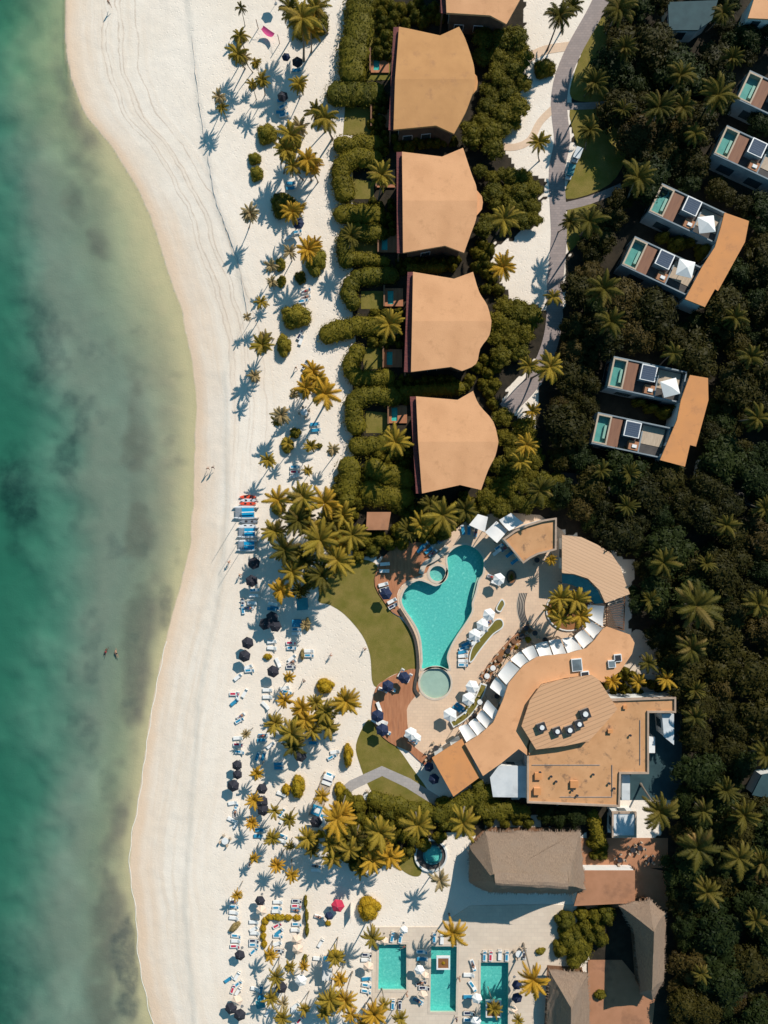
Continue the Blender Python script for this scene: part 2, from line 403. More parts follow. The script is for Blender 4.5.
# ------------------------------------------------------------------ terrain
SHORE = [(-60, 70), (0, 63), (33, 63), (73, 68), (113, 85), (143, 110), (180, 133), (213, 150), (256, 163), (310, 182), (350, 190), (400, 196), (450, 195), (500, 193), (543, 191), (580, 182), (613, 173), (656, 162), (700, 153), (750, 145), (800, 138), (840, 130), (873, 129), (913, 135), (953, 137), (987, 143), (1024, 152), (1100, 175)]
DEEP = [(-60, 60), (0, 58), (70, 60), (110, 50), (150, 45), (220, 52), (300, 66), (400, 90), (500, 104), (600, 114), (700, 102), (800, 90), (850, 76), (900, 70), (1024, 66), (1100, 60)]
BERM = [(-60, 170), (0, 185), (55, 191), (100, 196), (150, 204), (200, 213), (256, 234), (310, 245), (370, 223), (430, 224), (500, 225), (600, 217), (700, 196), (800, 190), (900, 182), (1024, 192), (1100, 200)]
SOILS = [
 [(352, -40), (352, 500), (345, 500), (345, 550), (385, 560), (400, 545), (440, 545), (500, 515), (560, 520), (565, 470), (530, 470), (520, 420), (500, 400), (520, 375), (548, 350), (545, 310), (512, 300), (490, 262), (500, 240), (540, 225), (545, 180), (520, 170), (500, 150), (515, 110), (522, 60), (525, -40)],
 [(612, -400), (600, -20), (588, 40), (573, 80), (572, 120), (578, 150), (567, 200), (570, 240), (565, 300), (556, 350), (540, 390), (530, 470), (560, 530), (632, 560), (632, 640), (682, 690), (676, 712), (676, 800), (640, 880), (668, 905), (668, 1400), (9000, 1400), (9000, -6000), (640, -6000)],
 [(430, 800), (490, 797), (610, 805), (610, 870), (585, 900), (585, 832), (482, 832), (445, 835), (420, 842), (380, 868), (350, 862), (330, 850), (355, 805), (385, 795)],
 [(585, 905), (668, 900), (668, 1060), (590, 1060)]]
pool_main = smooth_poly([(465, 544.6), (456.7, 546.7), (450, 552), (447, 559), (448, 570), (444, 581), (436, 586), (428, 583), (419, 580.4), (411, 584), (404.6, 590.4), (401.5, 600), (404.6, 609), (412, 619.6), (418, 630), (421, 640), (422, 650), (422.5, 661), (422, 669), (430, 667), (441, 667), (449, 669), (447, 657.5), (450.4, 647), (456.7, 635.6), (466, 622), (472, 611), (472, 603), (475.4, 592.5), (478.5, 580), (482.7, 573.8), (484, 563), (481.7, 555), (474.4, 547.7)], 3)
wading = circle(435.4, 683, 15.6, 32)
spa = circle(437.7, 573.5, 8.2, 24, 7.8)
pool1 = [(379, 944), (406.5, 944), (406.5, 990), (378, 990)]
pool2 = [(431, 946), (457, 946), (456, 1012), (430, 1012)]
pool3 = [(480.6, 962), (508.6, 962), (508, 1040), (480, 1040)]
HOLES = [pool_main, wading, spa, pool1, pool2, pool3]
def pip(X, Y, poly):
    r = np.zeros(X.shape, bool); n = len(poly); j = n - 1
    for i in range(n):
        xi, yi = poly[i]; xj, yj = poly[j]
        if yi != yj:
            c = ((yi > Y) != (yj > Y)) & (X < (xj - xi) * (Y - yi) / (yj - yi) + xi); r ^= c
        j = i
    return r
def vnoise(X, Y, sc, seed):
    g = np.random.default_rng(seed).random((64, 64)); x = X / sc; y = Y / sc
    xi = np.floor(x).astype(int); yi = np.floor(y).astype(int); fx = x - xi; fy = y - yi
    fx = fx * fx * (3 - 2 * fx); fy = fy * fy * (3 - 2 * fy)
    a = g[xi % 64, yi % 64]; b_ = g[(xi + 1) % 64, yi % 64]; c = g[xi % 64, (yi + 1) % 64]; d = g[(xi + 1) % 64, (yi + 1) % 64]
    return (a * (1 - fx) + b_ * fx) * (1 - fy) + (c * (1 - fx) + d * fx) * fy
def fbm(X, Y, sc, seed): return vnoise(X, Y, sc, seed) * .55 + vnoise(X, Y, sc / 2, seed + 1) * .28 + vnoise(X, Y, sc / 4, seed + 2) * .17
def sst(x): x = np.clip(x, 0, 1); return x * x * (3 - 2 * x)
def axis(lo, hi, st):
    a = list(np.arange(lo, hi + 1e-6, st)); e = [8, 20, 50, 110, 250, 600, 1500]
    return np.array([lo - v for v in e[::-1]] + a + [hi + v for v in e])
ax = axis(-84, 84, .6); ay = axis(-110, 110, .6)
X, Y = np.meshgrid(ax, ay, indexing='xy')
PX = 384 + X / S; PY = 512 - Y / S; PYc = np.clip(PY, -60, 1090)
sh = np.interp(PYc, [p[0] for p in SHORE], [p[1] for p in SHORE]); dp = np.interp(PYc, [p[0] for p in DEEP], [p[1] for p in DEEP]); bm_ = np.interp(PYc, [p[0] for p in BERM], [p[1] for p in BERM])
wob = (fbm(PX, PY, 14, 3) - .5) * 6
D = PX - sh + wob * .5
SEA = -1.0
tt = np.clip(-D / np.maximum(sh - dp, 4), 0, 1)
shal = -(.10 + .55 * sst(tt * 1.2)) * np.clip(-D / 4, 0, 1)
dd = np.clip((dp - PX + (fbm(PX, PY, 60, 9) - .5) * 55 + (fbm(PX, PY, 24, 19) - .5) * 22) / 125, 0, 3)
deep = -np.where(dd < 1, 2.6 * sst(dd), 2.6 + (dd - 1) * .8)
Z = np.where(D < 0, SEA + shal + deep * (D < 0) + (fbm(PX, PY, 10, 17) - .5) * .15 * np.clip(-D / 20, 0, 1), 0)
land = np.clip(D / np.maximum(bm_ - sh, 10), 0, 1)
lz = SEA + .72 * land ** .8
berm = sst((PX - bm_ + wob * .6) / 4) * .28
lz = lz + berm + (fbm(PX, PY, 6, 31) - .5) * .10 * np.clip(D / 15, 0, 1) * np.clip((420 - PX) / 60, 0, 1)
Z = np.where(D >= 0, np.minimum(lz, 0), Z)
Z = np.where(PX > 340, np.maximum(Z, 0) * 0, Z)
Z = np.where(PX > 340, 0, Z * 1.0)
blend = sst((PX - 300) / 40); Z = np.where((PX > 300) & (PX <= 340), Z * (1 - blend), Z)
for p in HOLES:
    wp = offset(WP(p), .5); m = pip(X, Y, wp); Z[m] = -3.
# cover masks
soil = np.zeros(X.shape)
jx = PX + (fbm(PX, PY, 9, 41) - .5) * 14; jy = PY + (fbm(PX, PY, 9, 47) - .5) * 14
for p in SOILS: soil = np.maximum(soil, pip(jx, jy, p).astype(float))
wet = sst(1 - (D - 2) / 12) * (D > -3) + .8 * sst(1 - np.abs(D - 16 - wob * 1.5) / 18) * (fbm(PX, PY, 60, 5))
n1 = fbm(PX, PY, 22, 61); n2 = fbm(PX, PY, 50, 71)
algae = .55 * sst((n2 - .10) / .5) * sst(-D / 35) * sst((PX - dp + 70) / 60)
algae = np.maximum(algae, .9 * sst(1 - np.abs(PX - np.interp(PYc, [0, 120, 200, 300, 450, 600, 800, 900, 1024], [64, 78, 75, 120, 130, 140, 118, 105, 100])) / 42) * sst(-D / 12) * (.35 + .95 * sst((fbm(PX, PY, 34, 83) - .25) / .5)))
sg = sst((1 - np.hypot((PX - 12) / 34, (PY - 500) / 60)) * 1.5 + (n1 - .5) * 1.2)
sg = np.maximum(sg, .9 * sst((1 - np.hypot((PX - 122) / 16, (PY - 965) / 60)) * 1.8 + (n1 - .45) * 3) * sst(-D / 6))
sg = np.maximum(sg, .8 * sst((1 - np.hypot((PX - 66) / 22, (PY - 440) / 50)) * 1.3 + (n1 - .5) * 3.2))
sg = np.maximum(sg, .6 * sst((1 - np.hypot((PX - 45) / 34, (PY - 340) / 46)) * 1.2 + (n1 - .55) * 4))
sg = np.maximum(sg, .6 * sst((1 - np.hypot((PX - 165) / 9, (PY - 612) / 32)) * 1.5 + (n1 - .45) * 2.5) * sst(-D / 3))
sg = np.maximum(sg, .45 * sst((n1 - .60) / .22) * sst(-D / 18) * (PX > 60) * (PY > 300))
sg = np.maximum(sg, .55 * sst((PY - 860) / 150) * sst((70 - PX) / 60)); sg = np.maximum(sg, .5 * sst((60 - PY) / 120) * sst((64 - PX) / 40))
algae *= 1 - .8 * sst((400 - PY) / 150) * sst((PX - 92) / 30) * (D < 0)
olive = sst(1 - (-D) / (70 + 45 * sst((420 - PY) / 120))) * (D < 0)
ny, nx = X.shape
verts = np.stack([X, Y, Z], -1).reshape(-1, 3)
ii = np.arange(ny * nx).reshape(ny, nx)
quads = np.stack([ii[:-1, :-1], ii[:-1, 1:], ii[1:, 1:], ii[1:, :-1]], -1).reshape(-1, 4)
me = bpy.data.meshes.new('ground'); me.vertices.add(len(verts)); me.vertices.foreach_set('co', verts.ravel())
me.loops.add(quads.size); me.loops.foreach_set('vertex_index', quads.ravel().astype(np.int32))
me.polygons.add(len(quads)); me.polygons.foreach_set('loop_start', np.arange(0, quads.size, 4, dtype=np.int32)); me.polygons.foreach_set('loop_total', np.full(len(quads), 4, np.int32))
me.polygons.foreach_set('use_smooth', np.ones(len(quads), bool)); me.update()
def attr(name, chans):
    a = me.attributes.new(name, 'FLOAT_COLOR', 'POINT')
    c = np.zeros((len(verts), 4), np.float32)
    for i, ch in enumerate(chans): c[:, i] = ch.ravel()
    c[:, 3] = 1; a.data.foreach_set('color', c.ravel())
attr('cover_a', [np.clip(wet, 0, 1), np.clip(algae, 0, 1), np.clip(sg, 0, 1)])
attr('cover_b', [soil, olive, np.clip((D + 50) / 400, 0, 1)])
def groundmat():
    m, nt, out = new_mat('sand_and_soil'); b = NB(nt); tc = b.n('ShaderNodeTexCoord'); v = tc.outputs['Object']
    A = b.n('ShaderNodeAttribute', attribute_name='cover_a'); B = b.n('ShaderNodeAttribute', attribute_name='cover_b')
    sa = b.n('ShaderNodeSeparateColor'); b.l(A.outputs['Color'], sa.inputs[0]); sb = b.n('ShaderNodeSeparateColor'); b.l(B.outputs['Color'], sb.inputs[0])
    # drift lines that run along the shore
    sx = b.n('ShaderNodeSeparateXYZ'); b.l(v, sx.inputs[0])
    cx = b.n('ShaderNodeCombineXYZ'); b.l(b.math('MULTIPLY', sb.outputs[2], 55), cx.inputs[0]); b.l(b.math('MULTIPLY', sx.outputs[1], .035), cx.inputs[1])
    streak = b.noise(cx.outputs[0], 1., 6, .6)
    big = b.noise(v, .04, 5); mid = b.noise(v, .5, 6, .65); fine = b.noise(v, 3.5, 5, .7)
    sand = b.mix(b.ramp(big, .4, .62), (.79, .685, .575), (.84, .745, .645))
    nearsea = b.ramp(sb.outputs[2], .2, .42, 1, 0)
    sand = b.mix(b.math('MULTIPLY', b.ramp(streak, .45, .62), b.math('MULTIPLY', nearsea, .45)), sand, (.70, .55, .42))
    sand = b.mix(b.ramp(mid, .45, .75, 0, .35), sand, (.64, .57, .50))
    sand = b.mix(b.ramp(fine, .55, .8, 0, .35), sand, (.45, .40, .36))
    col = b.mix(b.math('MULTIPLY', sa.outputs[0], .85), sand, (.75, .545, .385))
    nm = b.noise(v, .12, 3); d_ = b.math('MULTIPLY', sb.outputs[2], 400)
    for d0 in (88, 92.5, 103, 107, 121):
        tk = b.ramp(b.math('ABSOLUTE', b.math('SUBTRACT', b.math('ADD', d_, b.math('MULTIPLY', nm, 14)), d0 + 7)), .3, 1.0, 1, 0)
        tk = b.math('MULTIPLY', b.math('MULTIPLY', tk, b.ramp(mid, .35, .6, .15, .6)), b.ramp(sx.outputs[1], -10, 45, .0, 1))
        col = b.mix(tk, col, (.50, .38, .29))
    under = b.math('GREATER_THAN', sb.outputs[1], .001)
    bed = b.mix(b.math('MULTIPLY', sb.outputs[1], .9), (.35, .34, .27), (.58, .475, .265))
    bed = b.mix(b.math('MULTIPLY', sa.outputs[1], b.ramp(mid, .3, .7, .8, .95)), bed, (.20, .165, .13))
    bed = b.mix(b.math('MULTIPLY', sa.outputs[2], b.ramp(mid, .3, .6, .45, .8)), bed, (.075, .085, .085))
    isbed = b.ramp(sx.outputs[2], SEA - .005, SEA - .05, 0, 1)
    col = b.mix(isbed, col, bed)
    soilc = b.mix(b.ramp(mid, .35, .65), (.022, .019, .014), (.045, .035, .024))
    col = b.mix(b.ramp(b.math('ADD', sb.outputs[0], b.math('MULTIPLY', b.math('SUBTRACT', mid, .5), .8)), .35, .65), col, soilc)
    p = b.n('ShaderNodeBsdfPrincipled'); p.inputs['Roughness'].default_value = .95; p.inputs['Specular IOR Level'].default_value = .15
    b.l(col, p.inputs['Base Color'])
    # footprints, ripples
    vo = b.n('ShaderNodeTexVoronoi'); vo.inputs['Scale'].default_value = 1.4; b.l(v, vo.inputs['Vector'])
    pits = b.math('MULTIPLY', b.ramp(vo.outputs['Distance'], .05, .3), b.ramp(sb.outputs[2], .25, .45, .25, 1))
    hsum = b.math('ADD', b.math('ADD', b.math('MULTIPLY', mid, .8), b.math('MULTIPLY', fine, .6)), b.math('ADD', b.math('MULTIPLY', streak, .35), b.math('MULTIPLY', pits, .5)))
    b.l(b.bump(hsum, 1., .075), p.inputs['Normal']); b.l(p.outputs[0], out.inputs[0])
    return m
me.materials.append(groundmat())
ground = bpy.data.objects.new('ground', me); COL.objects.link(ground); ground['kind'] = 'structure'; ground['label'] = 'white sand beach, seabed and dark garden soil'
# sea: closed body of water
mb = MB(); xs = [-1600, -17]; ys = [-1600, 1600]
vv = [(x, y, z) for z in (-14, SEA) for y in ys for x in xs]
mb.add(vv, [(0, 2, 3, 1), (4, 5, 7, 6), (0, 1, 5, 4), (2, 6, 7, 3), (0, 4, 6, 2), (1, 3, 7, 5)], 'sea_water')
sea = mb.obj('sea'); sea['kind'] = 'structure'; sea['label'] = 'clear green seawater over pale sand and seagrass'
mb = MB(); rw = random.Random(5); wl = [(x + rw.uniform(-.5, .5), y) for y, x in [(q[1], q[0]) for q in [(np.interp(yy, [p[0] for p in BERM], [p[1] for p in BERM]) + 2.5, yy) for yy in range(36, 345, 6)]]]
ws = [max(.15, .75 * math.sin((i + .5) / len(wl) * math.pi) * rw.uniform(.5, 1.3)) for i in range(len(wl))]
surf('scarp_shadow', (.45, .43, .41), (.58, .54, .50), 1.2, .9)  # shadow line of the beach scarp, put in as a thin grey strip
mb.prism(WP(band(wl, ws), 0), -.3, -.02, 'scarp_shadow'); o = mb.obj('scarp_shadow_line'); o['kind'] = 'stuff'; o['label'] = 'thin grey strip painted as the shadow line of the upper beach scarp'; o['category'] = 'scarp_shadow'
# foam line at the water's edge
mb = MB(); edge = smooth_poly([(p[1], p[0]) for p in SHORE], 6, False)
surf('foam', (.80, .76, .68), (.7, .66, .58), 1.5, .8)
mb2 = band([(x + 1.0 + .8 * math.sin(y * .21) - (fx := 0), y) for x, y in edge if 640 < y < 1030], .7)
mb.prism(WP(mb2, SEA + .04), SEA + .01, SEA + .04, 'foam'); o = mb.obj('foam_line'); o['kind'] = 'stuff'; o['label'] = 'thin white foam line along the lower shore'; o['category'] = 'foam'

def sheet(name, pts, m, z=.03, lab=None, kind='structure', sm=True, n=4, z0=None, holes=()):
    mb = MB(); P = smooth_poly(pts, n) if sm else pts
    mb.prism(WP(P, z), z0 if z0 is not None else -.2, z, m, holes=[WP(h, z) for h in holes])
    o = mb.obj(name); o['kind'] = kind
    if lab: o['label'] = lab
    return o
sheet('lawn', [(345, 560), (375, 563), (380, 585), (390, 610), (400, 618), (410, 630), (417, 645), (418, 665), (413, 670), (395, 674), (380, 683), (376, 687), (372, 680), (370, 655), (362, 635), (345, 615), (330, 605), (318, 600), (330, 575)], 'lawn_grass', .03, 'curved mown lawn left of the large pool')
sheet('lawn', [(366, 722), (373, 722), (384, 738), (396, 746), (410, 765), (432, 800), (405, 803), (380, 800), (368, 785), (360, 765), (356, 745)], 'lawn_grass', .03, 'small lawn below the wooden deck')
sheet('lawn', [(400, 858), (420, 856), (421, 874), (412, 876), (400, 868)], 'lawn_grass', .03, 'grass patch left of the hot tub')
for p in ([(345, 106), (372, 108), (372, 135), (343, 135)], [(350, 178), (374, 182), (374, 199), (352, 199)], [(350, 238), (380, 236), (380, 257), (355, 257)], [(361, 291), (387, 291), (387, 309), (361, 309)], [(362, 347), (387, 348), (387, 368), (364, 370)], [(366, 411), (390, 413), (390, 433), (366, 433)], [(343, 10), (390, 5), (390, 80), (350, 80)]):
    sheet('lawn', p, 'lawn_grass', .03, 'small lawn before a beach villa', sm=False)
sheet('lawn', [(599, 12), (612, 38), (613, 98), (590, 102), (571, 97), (573, 77), (585, 45)], 'lawn_grass', .03, 'lawn right of the paved walk, top')
sheet('lawn', [(570, 108), (600, 109), (620, 130), (628, 150), (610, 184), (567, 199), (570, 175), (577, 150)], 'lawn_grass', .03, 'lawn right of the golf cart')
sheet('lawn', [(568, 208), (592, 203), (600, 215), (580, 240), (568, 250)], 'lawn_grass', .03, 'lawn below the side path')
walk = [(614, -30), (601, 0), (592, 18), (574, 50), (563, 77), (559, 100), (560, 118), (562, 142), (557, 170), (558, 208), (559, 235), (557, 262), (555, 285), (554, 322), (548, 350), (535, 378), (520, 396), (505, 410)]
sheet('paved_path', band(smooth_poly(walk, 4, False), [14, 12, 14] and 16), 'path_stone', .045, 'curved lilac grey paved walk', sm=False)
sheet('paved_path', band(smooth_poly([(566, 106), (585, 106), (610, 104)], 3, False), 7), 'path_stone', .038, 'short side path to the wood', sm=False)
sheet('paved_path', band(smooth_poly([(562, 207), (590, 200), (622, 187)], 3, False), 8), 'path_stone', .038, 'side path between the lawns', sm=False)
sheet('paved_path', band(smooth_poly([(498, 146), (515, 147), (530, 140), (540, 122), (554, 108)], 4, False), 7), 'deck_stone', .038, 'sandy stone path to the second villa', sm=False)
sheet('paved_path', band(smooth_poly([(528, 58), (545, 50), (570, 46)], 4, False), 9), 'deck_stone', .038, 'sandy stone path to the first villa', sm=False)
sheet('paved_path', band([(338, 797), (352, 785), (382, 771), (408, 783), (440, 803)], 10), 'path_grey', .045, 'bent grey stone path', sm=False)
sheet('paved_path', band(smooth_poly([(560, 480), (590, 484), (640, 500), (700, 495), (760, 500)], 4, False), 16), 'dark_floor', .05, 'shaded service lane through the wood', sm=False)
# decks
deck_out = [(440, 540), (455, 530), (470, 518), (500, 512), (540, 515), (562, 530), (606, 600), (622, 640), (600, 665), (560, 680), (500, 720), (480, 745), (458, 742), (432, 760), (411, 745), (406, 716), (407, 706), (414, 697), (419.5, 692), (418.5, 672), (418, 655), (415, 640), (408, 625), (398, 608), (397, 596), (402, 586), (411, 579), (424, 574), (428, 560), (434, 549)]
mb = MB(); mb.prism(WP(deck_out, .15), -.3, .15, 'deck_stone', holes=[WP(pool_main, .15), WP(wading, .15), WP(spa, .15)])
o = mb.obj('pool_deck'); o['kind'] = 'structure'; o['label'] = 'warm beige stone deck round the large curved pool'
mb = MB(); mb.prism(WP([(372, 927), (438, 927), (470, 906), (520, 905), (575, 905), (600, 925), (562, 962), (548, 1045), (372, 1045)], .1), -.3, .1, 'pale_stone', holes=[WP(p, .1) for p in (pool1, pool2, pool3)])
o = mb.obj('pool_deck'); o['kind'] = 'structure'; o['label'] = 'pale stone paving round the three rectangular pools'
sheet('wood_deck', smooth_poly([(415, 669), (404.7, 671), (393, 675.6), (382.6, 681.5), (376, 688), (373, 699), (371.5, 712), (373.4, 722.5), (382.6, 737), (396, 746), (410, 752), (424, 765), (432, 760), (411, 744), (407, 716), (408, 706), (415, 696.5), (419, 691), (417, 680)], 2), 'wood_deck', .22, 'curved reddish wood deck with black parasols', sm=False)
sheet('wood_deck', smooth_poly([(376, 572), (384, 556), (398, 546), (416, 542), (430, 545), (432, 555), (427, 572), (412, 578), (402, 585), (397, 595), (398, 606), (403, 617), (392, 612), (383, 600), (375, 586)], 2), 'wood_deck', .22, 'shaded wood deck left of the pool', sm=False)
sheet('dark_kerb', band(smooth_poly([(399, 609), (407, 622), (414, 636), (417, 650), (418, 668), (415.5, 682), (415, 690), (419, 696)], 4, False), 3), 'gravel_dark', .5, 'dark curved wall between lawn and pool', sm=False)
sheet('paved_terrace', [(574, 866), (640, 866), (668, 872), (668, 910), (640, 906), (574, 910)], 'terracotta', .05, 'terracotta yard by the thatched roofs', sm=False)
sheet('paved_terrace', [(588, 960), (622, 960), (655, 1000), (650, 1050), (588, 1050)], 'terracotta', .06, 'terracotta yard at the bottom', sm=False)
sheet('paved_terrace', [(575, 838), (668, 838), (668, 868), (575, 868)], 'terracotta', .04, 'terracotta yard under the white roof', sm=False)
sheet('sand_yard', [(628, 640), (640, 630), (668, 655), (678, 690), (620, 697), (612, 680)], 'pale_stone', .05, 'pale yard with small palms right of the main building')
sheet('sand_yard', [(485, 815), (540, 815), (542, 834), (485, 834)], 'pale_stone', .05, 'pale strip above the wide thatched roof', sm=False)
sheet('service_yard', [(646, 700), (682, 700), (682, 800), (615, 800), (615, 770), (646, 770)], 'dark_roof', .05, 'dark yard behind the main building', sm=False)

# ------------------------------------------------------------------ pools
def pool(poly, deckz, depth, water, tile, coping, lab, cat='pool', wz=.12):
    P = WP(poly, deckz); r = empty('swimming_pool', (P[0][0], P[0][1], 0)); ox, oy = P[0]
    P = [(x - ox, y - oy) for x, y in P]
    mb = MB(); I = offset(P, .01); n = len(P)
    fl = deckz - depth
    mb.prism(I, None, fl, tile)
    sg = 1
    vs = [(x, y, fl) for x, y in I] + [(x, y, deckz) for x, y in I]
    mb.add(vs, [(i, n + i, n + (i + 1) % n, (i + 1) % n) for i in range(n)], tile)
    mb.obj('basin', r)
    mb = MB(); mb.prism(offset(P, -.005), None, deckz - wz, water); mb.obj('water', r)
    if coping:
        mb = MB(); mb.prism(offset(P, coping), deckz - .05, deckz + .06, 'coping', holes=[offset(P, -.04)]); mb.obj('coping', r)
    tag(r, cat, label=lab)
    return r
pool(pool_main, .15, 1.7, 'pool_water', 'tile_basin', .35, 'large curved turquoise pool widening to a heart shape')
pool(wading, .15, .45, 'shallow_water', 'tile_pale', .35, 'round shallow grey wading pool at the foot of the large pool')
pool(spa, .15, .8, 'shallow_water', 'tile_basin', .5, 'small round pale pool set into the large pool rim')
pool(pool1, .1, 1.5, 'pool_water', 'tile_basin', .45, 'left of the three rectangular pools, shorter than the middle one')
pool(pool2, .1, 1.5, 'pool_water', 'tile_basin', .45, 'middle rectangular pool with a white planter near its upper end')
pool(pool3, .1, 1.5, 'pool_water', 'tile_basin', .4, 'right rectangular pool, cut by the bottom of the photo')
# entry steps of the main pool
mb = MB()
for i in range(4):
    mb.prism(WP(band(smooth_poly([(483 - i * 1.6, 578), (479.5 - i * 1.6, 590), (477.5 - i * 1.6, 602), (478 - i * 1.6, 609)], 3, False), 1.9), .1), -.6, .12 - i * .1, 'coping')
tag(mb.obj('pool_steps'), 'steps', label='pale curved steps at the right rim of the large pool')
# ------------------------------------------------------------------ buildings
def edge_windows(r, P, z0, zt, maxn=10, ox=0, oy=0, m='window_glass', frame='white_paint'):
    """a window (frame > pane) on the longer walls"""
    n = len(P); sg = 1 if area(P) > 0 else -1; cnt = 0
    E = sorted(range(n), key=lambda i: -math.dist(P[i], P[(i + 1) % n]))
    for i in E:
        a = Vector(P[i]); c = Vector(P[(i + 1) % n]); L = (c - a).length
        if L < 3.2: break
        d = (c - a) / L; nr = Vector((d.y, -d.x)) * sg; k = max(1, int(L / 3.6))
        for j in range(k):
            if cnt >= maxn: return
            p = a + d * L * (j + .5) / k; ang = math.atan2(d.y, d.x)
            h = zt - z0 - 1.4
            mb = MB(); q = p + nr * .04; mb.box((q.x, q.y, z0 + .8 + h / 2), (1.9, .1, h), frame, ang); f = mb.obj('window', r)
            mb = MB(); q = p + nr * .1; mb.box((q.x, q.y, z0 + .8 + h / 2), (1.7, .06, h - .2), m, ang); mb.obj('pane', f); cnt += 1
def building(name, px, h, roofm, lab, cat='building', overhang=.5, parapet=None, wallm='white_wall', wins=8, thick=.3, roofname='roof', units=(), z0=0, sm=0, zf=None):
    P = WP(smooth_poly(px, sm) if sm else px, h); ox, oy = P[0]; r = empty(name, (ox, oy, 0))
    P = [(x - ox, y - oy) for x, y in P]
    body = offset(P, -overhang)
    mb = MB(); mb.prism(body, z0, h - thick, wallm); mb.obj('wall', r)
    mb = MB(); mb.prism(P, h - thick + .003, h, roofm, side='parapet' if parapet else None, zf=zf); rf = mb.obj(roofname, r)
    if parapet:
        mb = MB(); mb.prism(offset(P, .06), h - thick, h + parapet, 'parapet', holes=[offset(P, -.28)]); mb.obj('parapet', rf)
    edge_windows(r, body, max(.0, z0), h - thick, wins)
    tag(r, cat, label=lab)
    return r, rf, (ox, oy)
# beach villas
def villa(left, top, ridge_y, bottom, strip, lab, bump):
    h = 7.0
    if ridge_y > 0:
        ti = min(range(2, len(top)), key=lambda i: top[i][1]); bi = max(range(0, len(bottom) - 2), key=lambda i: bottom[i][1])
        top = top[:ti] + smooth_poly(top[ti:], 3, False); bottom = smooth_poly(bottom[:bi + 1], 3, False) + bottom[bi + 1:]
    up = WP(top, h); lo = WP(bottom, h)     # halves share the ridge end points
    ox, oy = up[0]; r = empty('beach_villa', (ox, oy, 0)); yr = W(0, ridge_y, h)[1]
    loc = lambda P: [(x - ox, y - oy) for x, y in P]
    zf = lambda x, y: h + .6 - abs(y - (yr - oy)) * .05
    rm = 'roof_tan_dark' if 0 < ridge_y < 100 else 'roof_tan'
    full = loc(up) + loc(lo)[1:-1]
    body = offset(loc(WP(bump[1], h)), -.2)
    mb = MB(); mb.prism(offset(full, -1.0), 0, h - .3, 'villa_wall'); mb.prism(body, 0, h - 1.0, 'villa_wall'); mb.obj('wall', r)
    mb = MB(); mb.prism(loc(up), h - .35, h, rm, zf=zf); mb.prism(loc(lo), h - .35, h, rm, zf=zf); rf = mb.obj('roof', r)
    mb = MB(); mb.prism(loc(WP(bump[0], h - .5)), h - .9, h - .6, rm); mb.obj('bay_roof', r)
    mb = MB(); mb.prism(loc(WP(strip, 6.3)), 6.0, 6.3, 'tile_maroon'); mb.obj('eave_tiles', r)
    s0, s1 = loc(WP([strip[0], strip[3]], 6.3))
    for k in range(6):
        x = s0[0] + (s1[0] - s0[0]) * k / 5 + .3; y = s0[1] + (s1[1] - s0[1]) * k / 5
        mb = MB(); mb.box((x, y + (-.3 if k == 0 else .3 if k == 5 else 0), 3.0), (.3, .3, 6), 'villa_wall'); mb.obj('column', r)
    edge_windows(r, offset(full, -1.0), 0, 3.3, 10)
    tag(r, 'villa', 'beach villas with curved tan roofs', label=lab)
VB = lambda x, y: [(x - 6, y - 15), (x, y - 12), (x + 5, y - 6), (x + 6, y), (x + 5, y + 7), (x, y + 13), (x - 7, y + 15), (x - 16, y + 12), (x - 16, y - 12)]
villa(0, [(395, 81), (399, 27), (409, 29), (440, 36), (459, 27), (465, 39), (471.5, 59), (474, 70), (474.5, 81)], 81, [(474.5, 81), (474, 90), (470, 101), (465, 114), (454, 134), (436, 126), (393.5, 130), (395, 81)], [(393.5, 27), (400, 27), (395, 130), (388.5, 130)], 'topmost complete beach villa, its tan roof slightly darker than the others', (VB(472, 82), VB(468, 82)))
villa(0, [(402.5, 202), (402, 152), (442, 157), (463, 148), (471.5, 175), (476, 187.5), (477, 202)], 202, [(477, 202), (476, 219), (471.5, 232), (464, 253), (445, 246), (403, 253), (402.5, 202)], [(396.5, 152), (403, 152), (403.5, 253), (397, 253)], 'second complete beach villa from the top with tan roof', (VB(477, 202), VB(473, 202)))
villa(0, [(412, 322), (413, 272), (454, 279), (473, 272), (479, 292.5), (487, 306), (491, 322)], 322, [(491, 322), (489, 336), (480, 349), (476, 364), (462, 371), (451, 367), (411, 372), (412, 322)], [(407.5, 272), (414, 272), (411.5, 372), (404, 372)], 'third complete beach villa from the top with tan roof', (VB(483, 322), VB(480, 322)))
villa(0, [(418, 442), (416, 396.5), (457.5, 400), (473, 391), (479, 405), (493, 422), (498, 442)], 442, [(498, 442), (495, 456), (488, 470), (481, 490), (460, 485), (422, 493.5), (418, 442)], [(410, 396.5), (417, 396.5), (423, 493.5), (416, 493.5)], 'lowest beach villa with salmon tan roof, nearest the curved pool', (VB(489, 440), VB(486, 440)))
villa(0, [(444, -40), (441, -80), (525, -80), (522, -40)], -40, [(522, -40), (520, 0), (506.5, 24), (490, 15.6), (446.5, 13), (444, -40)], [(437, -80), (444, -80), (448, 13), (441, 13)], 'beach villa cut off by the top of the photo', (VB(520, -30), VB(516, -30)))
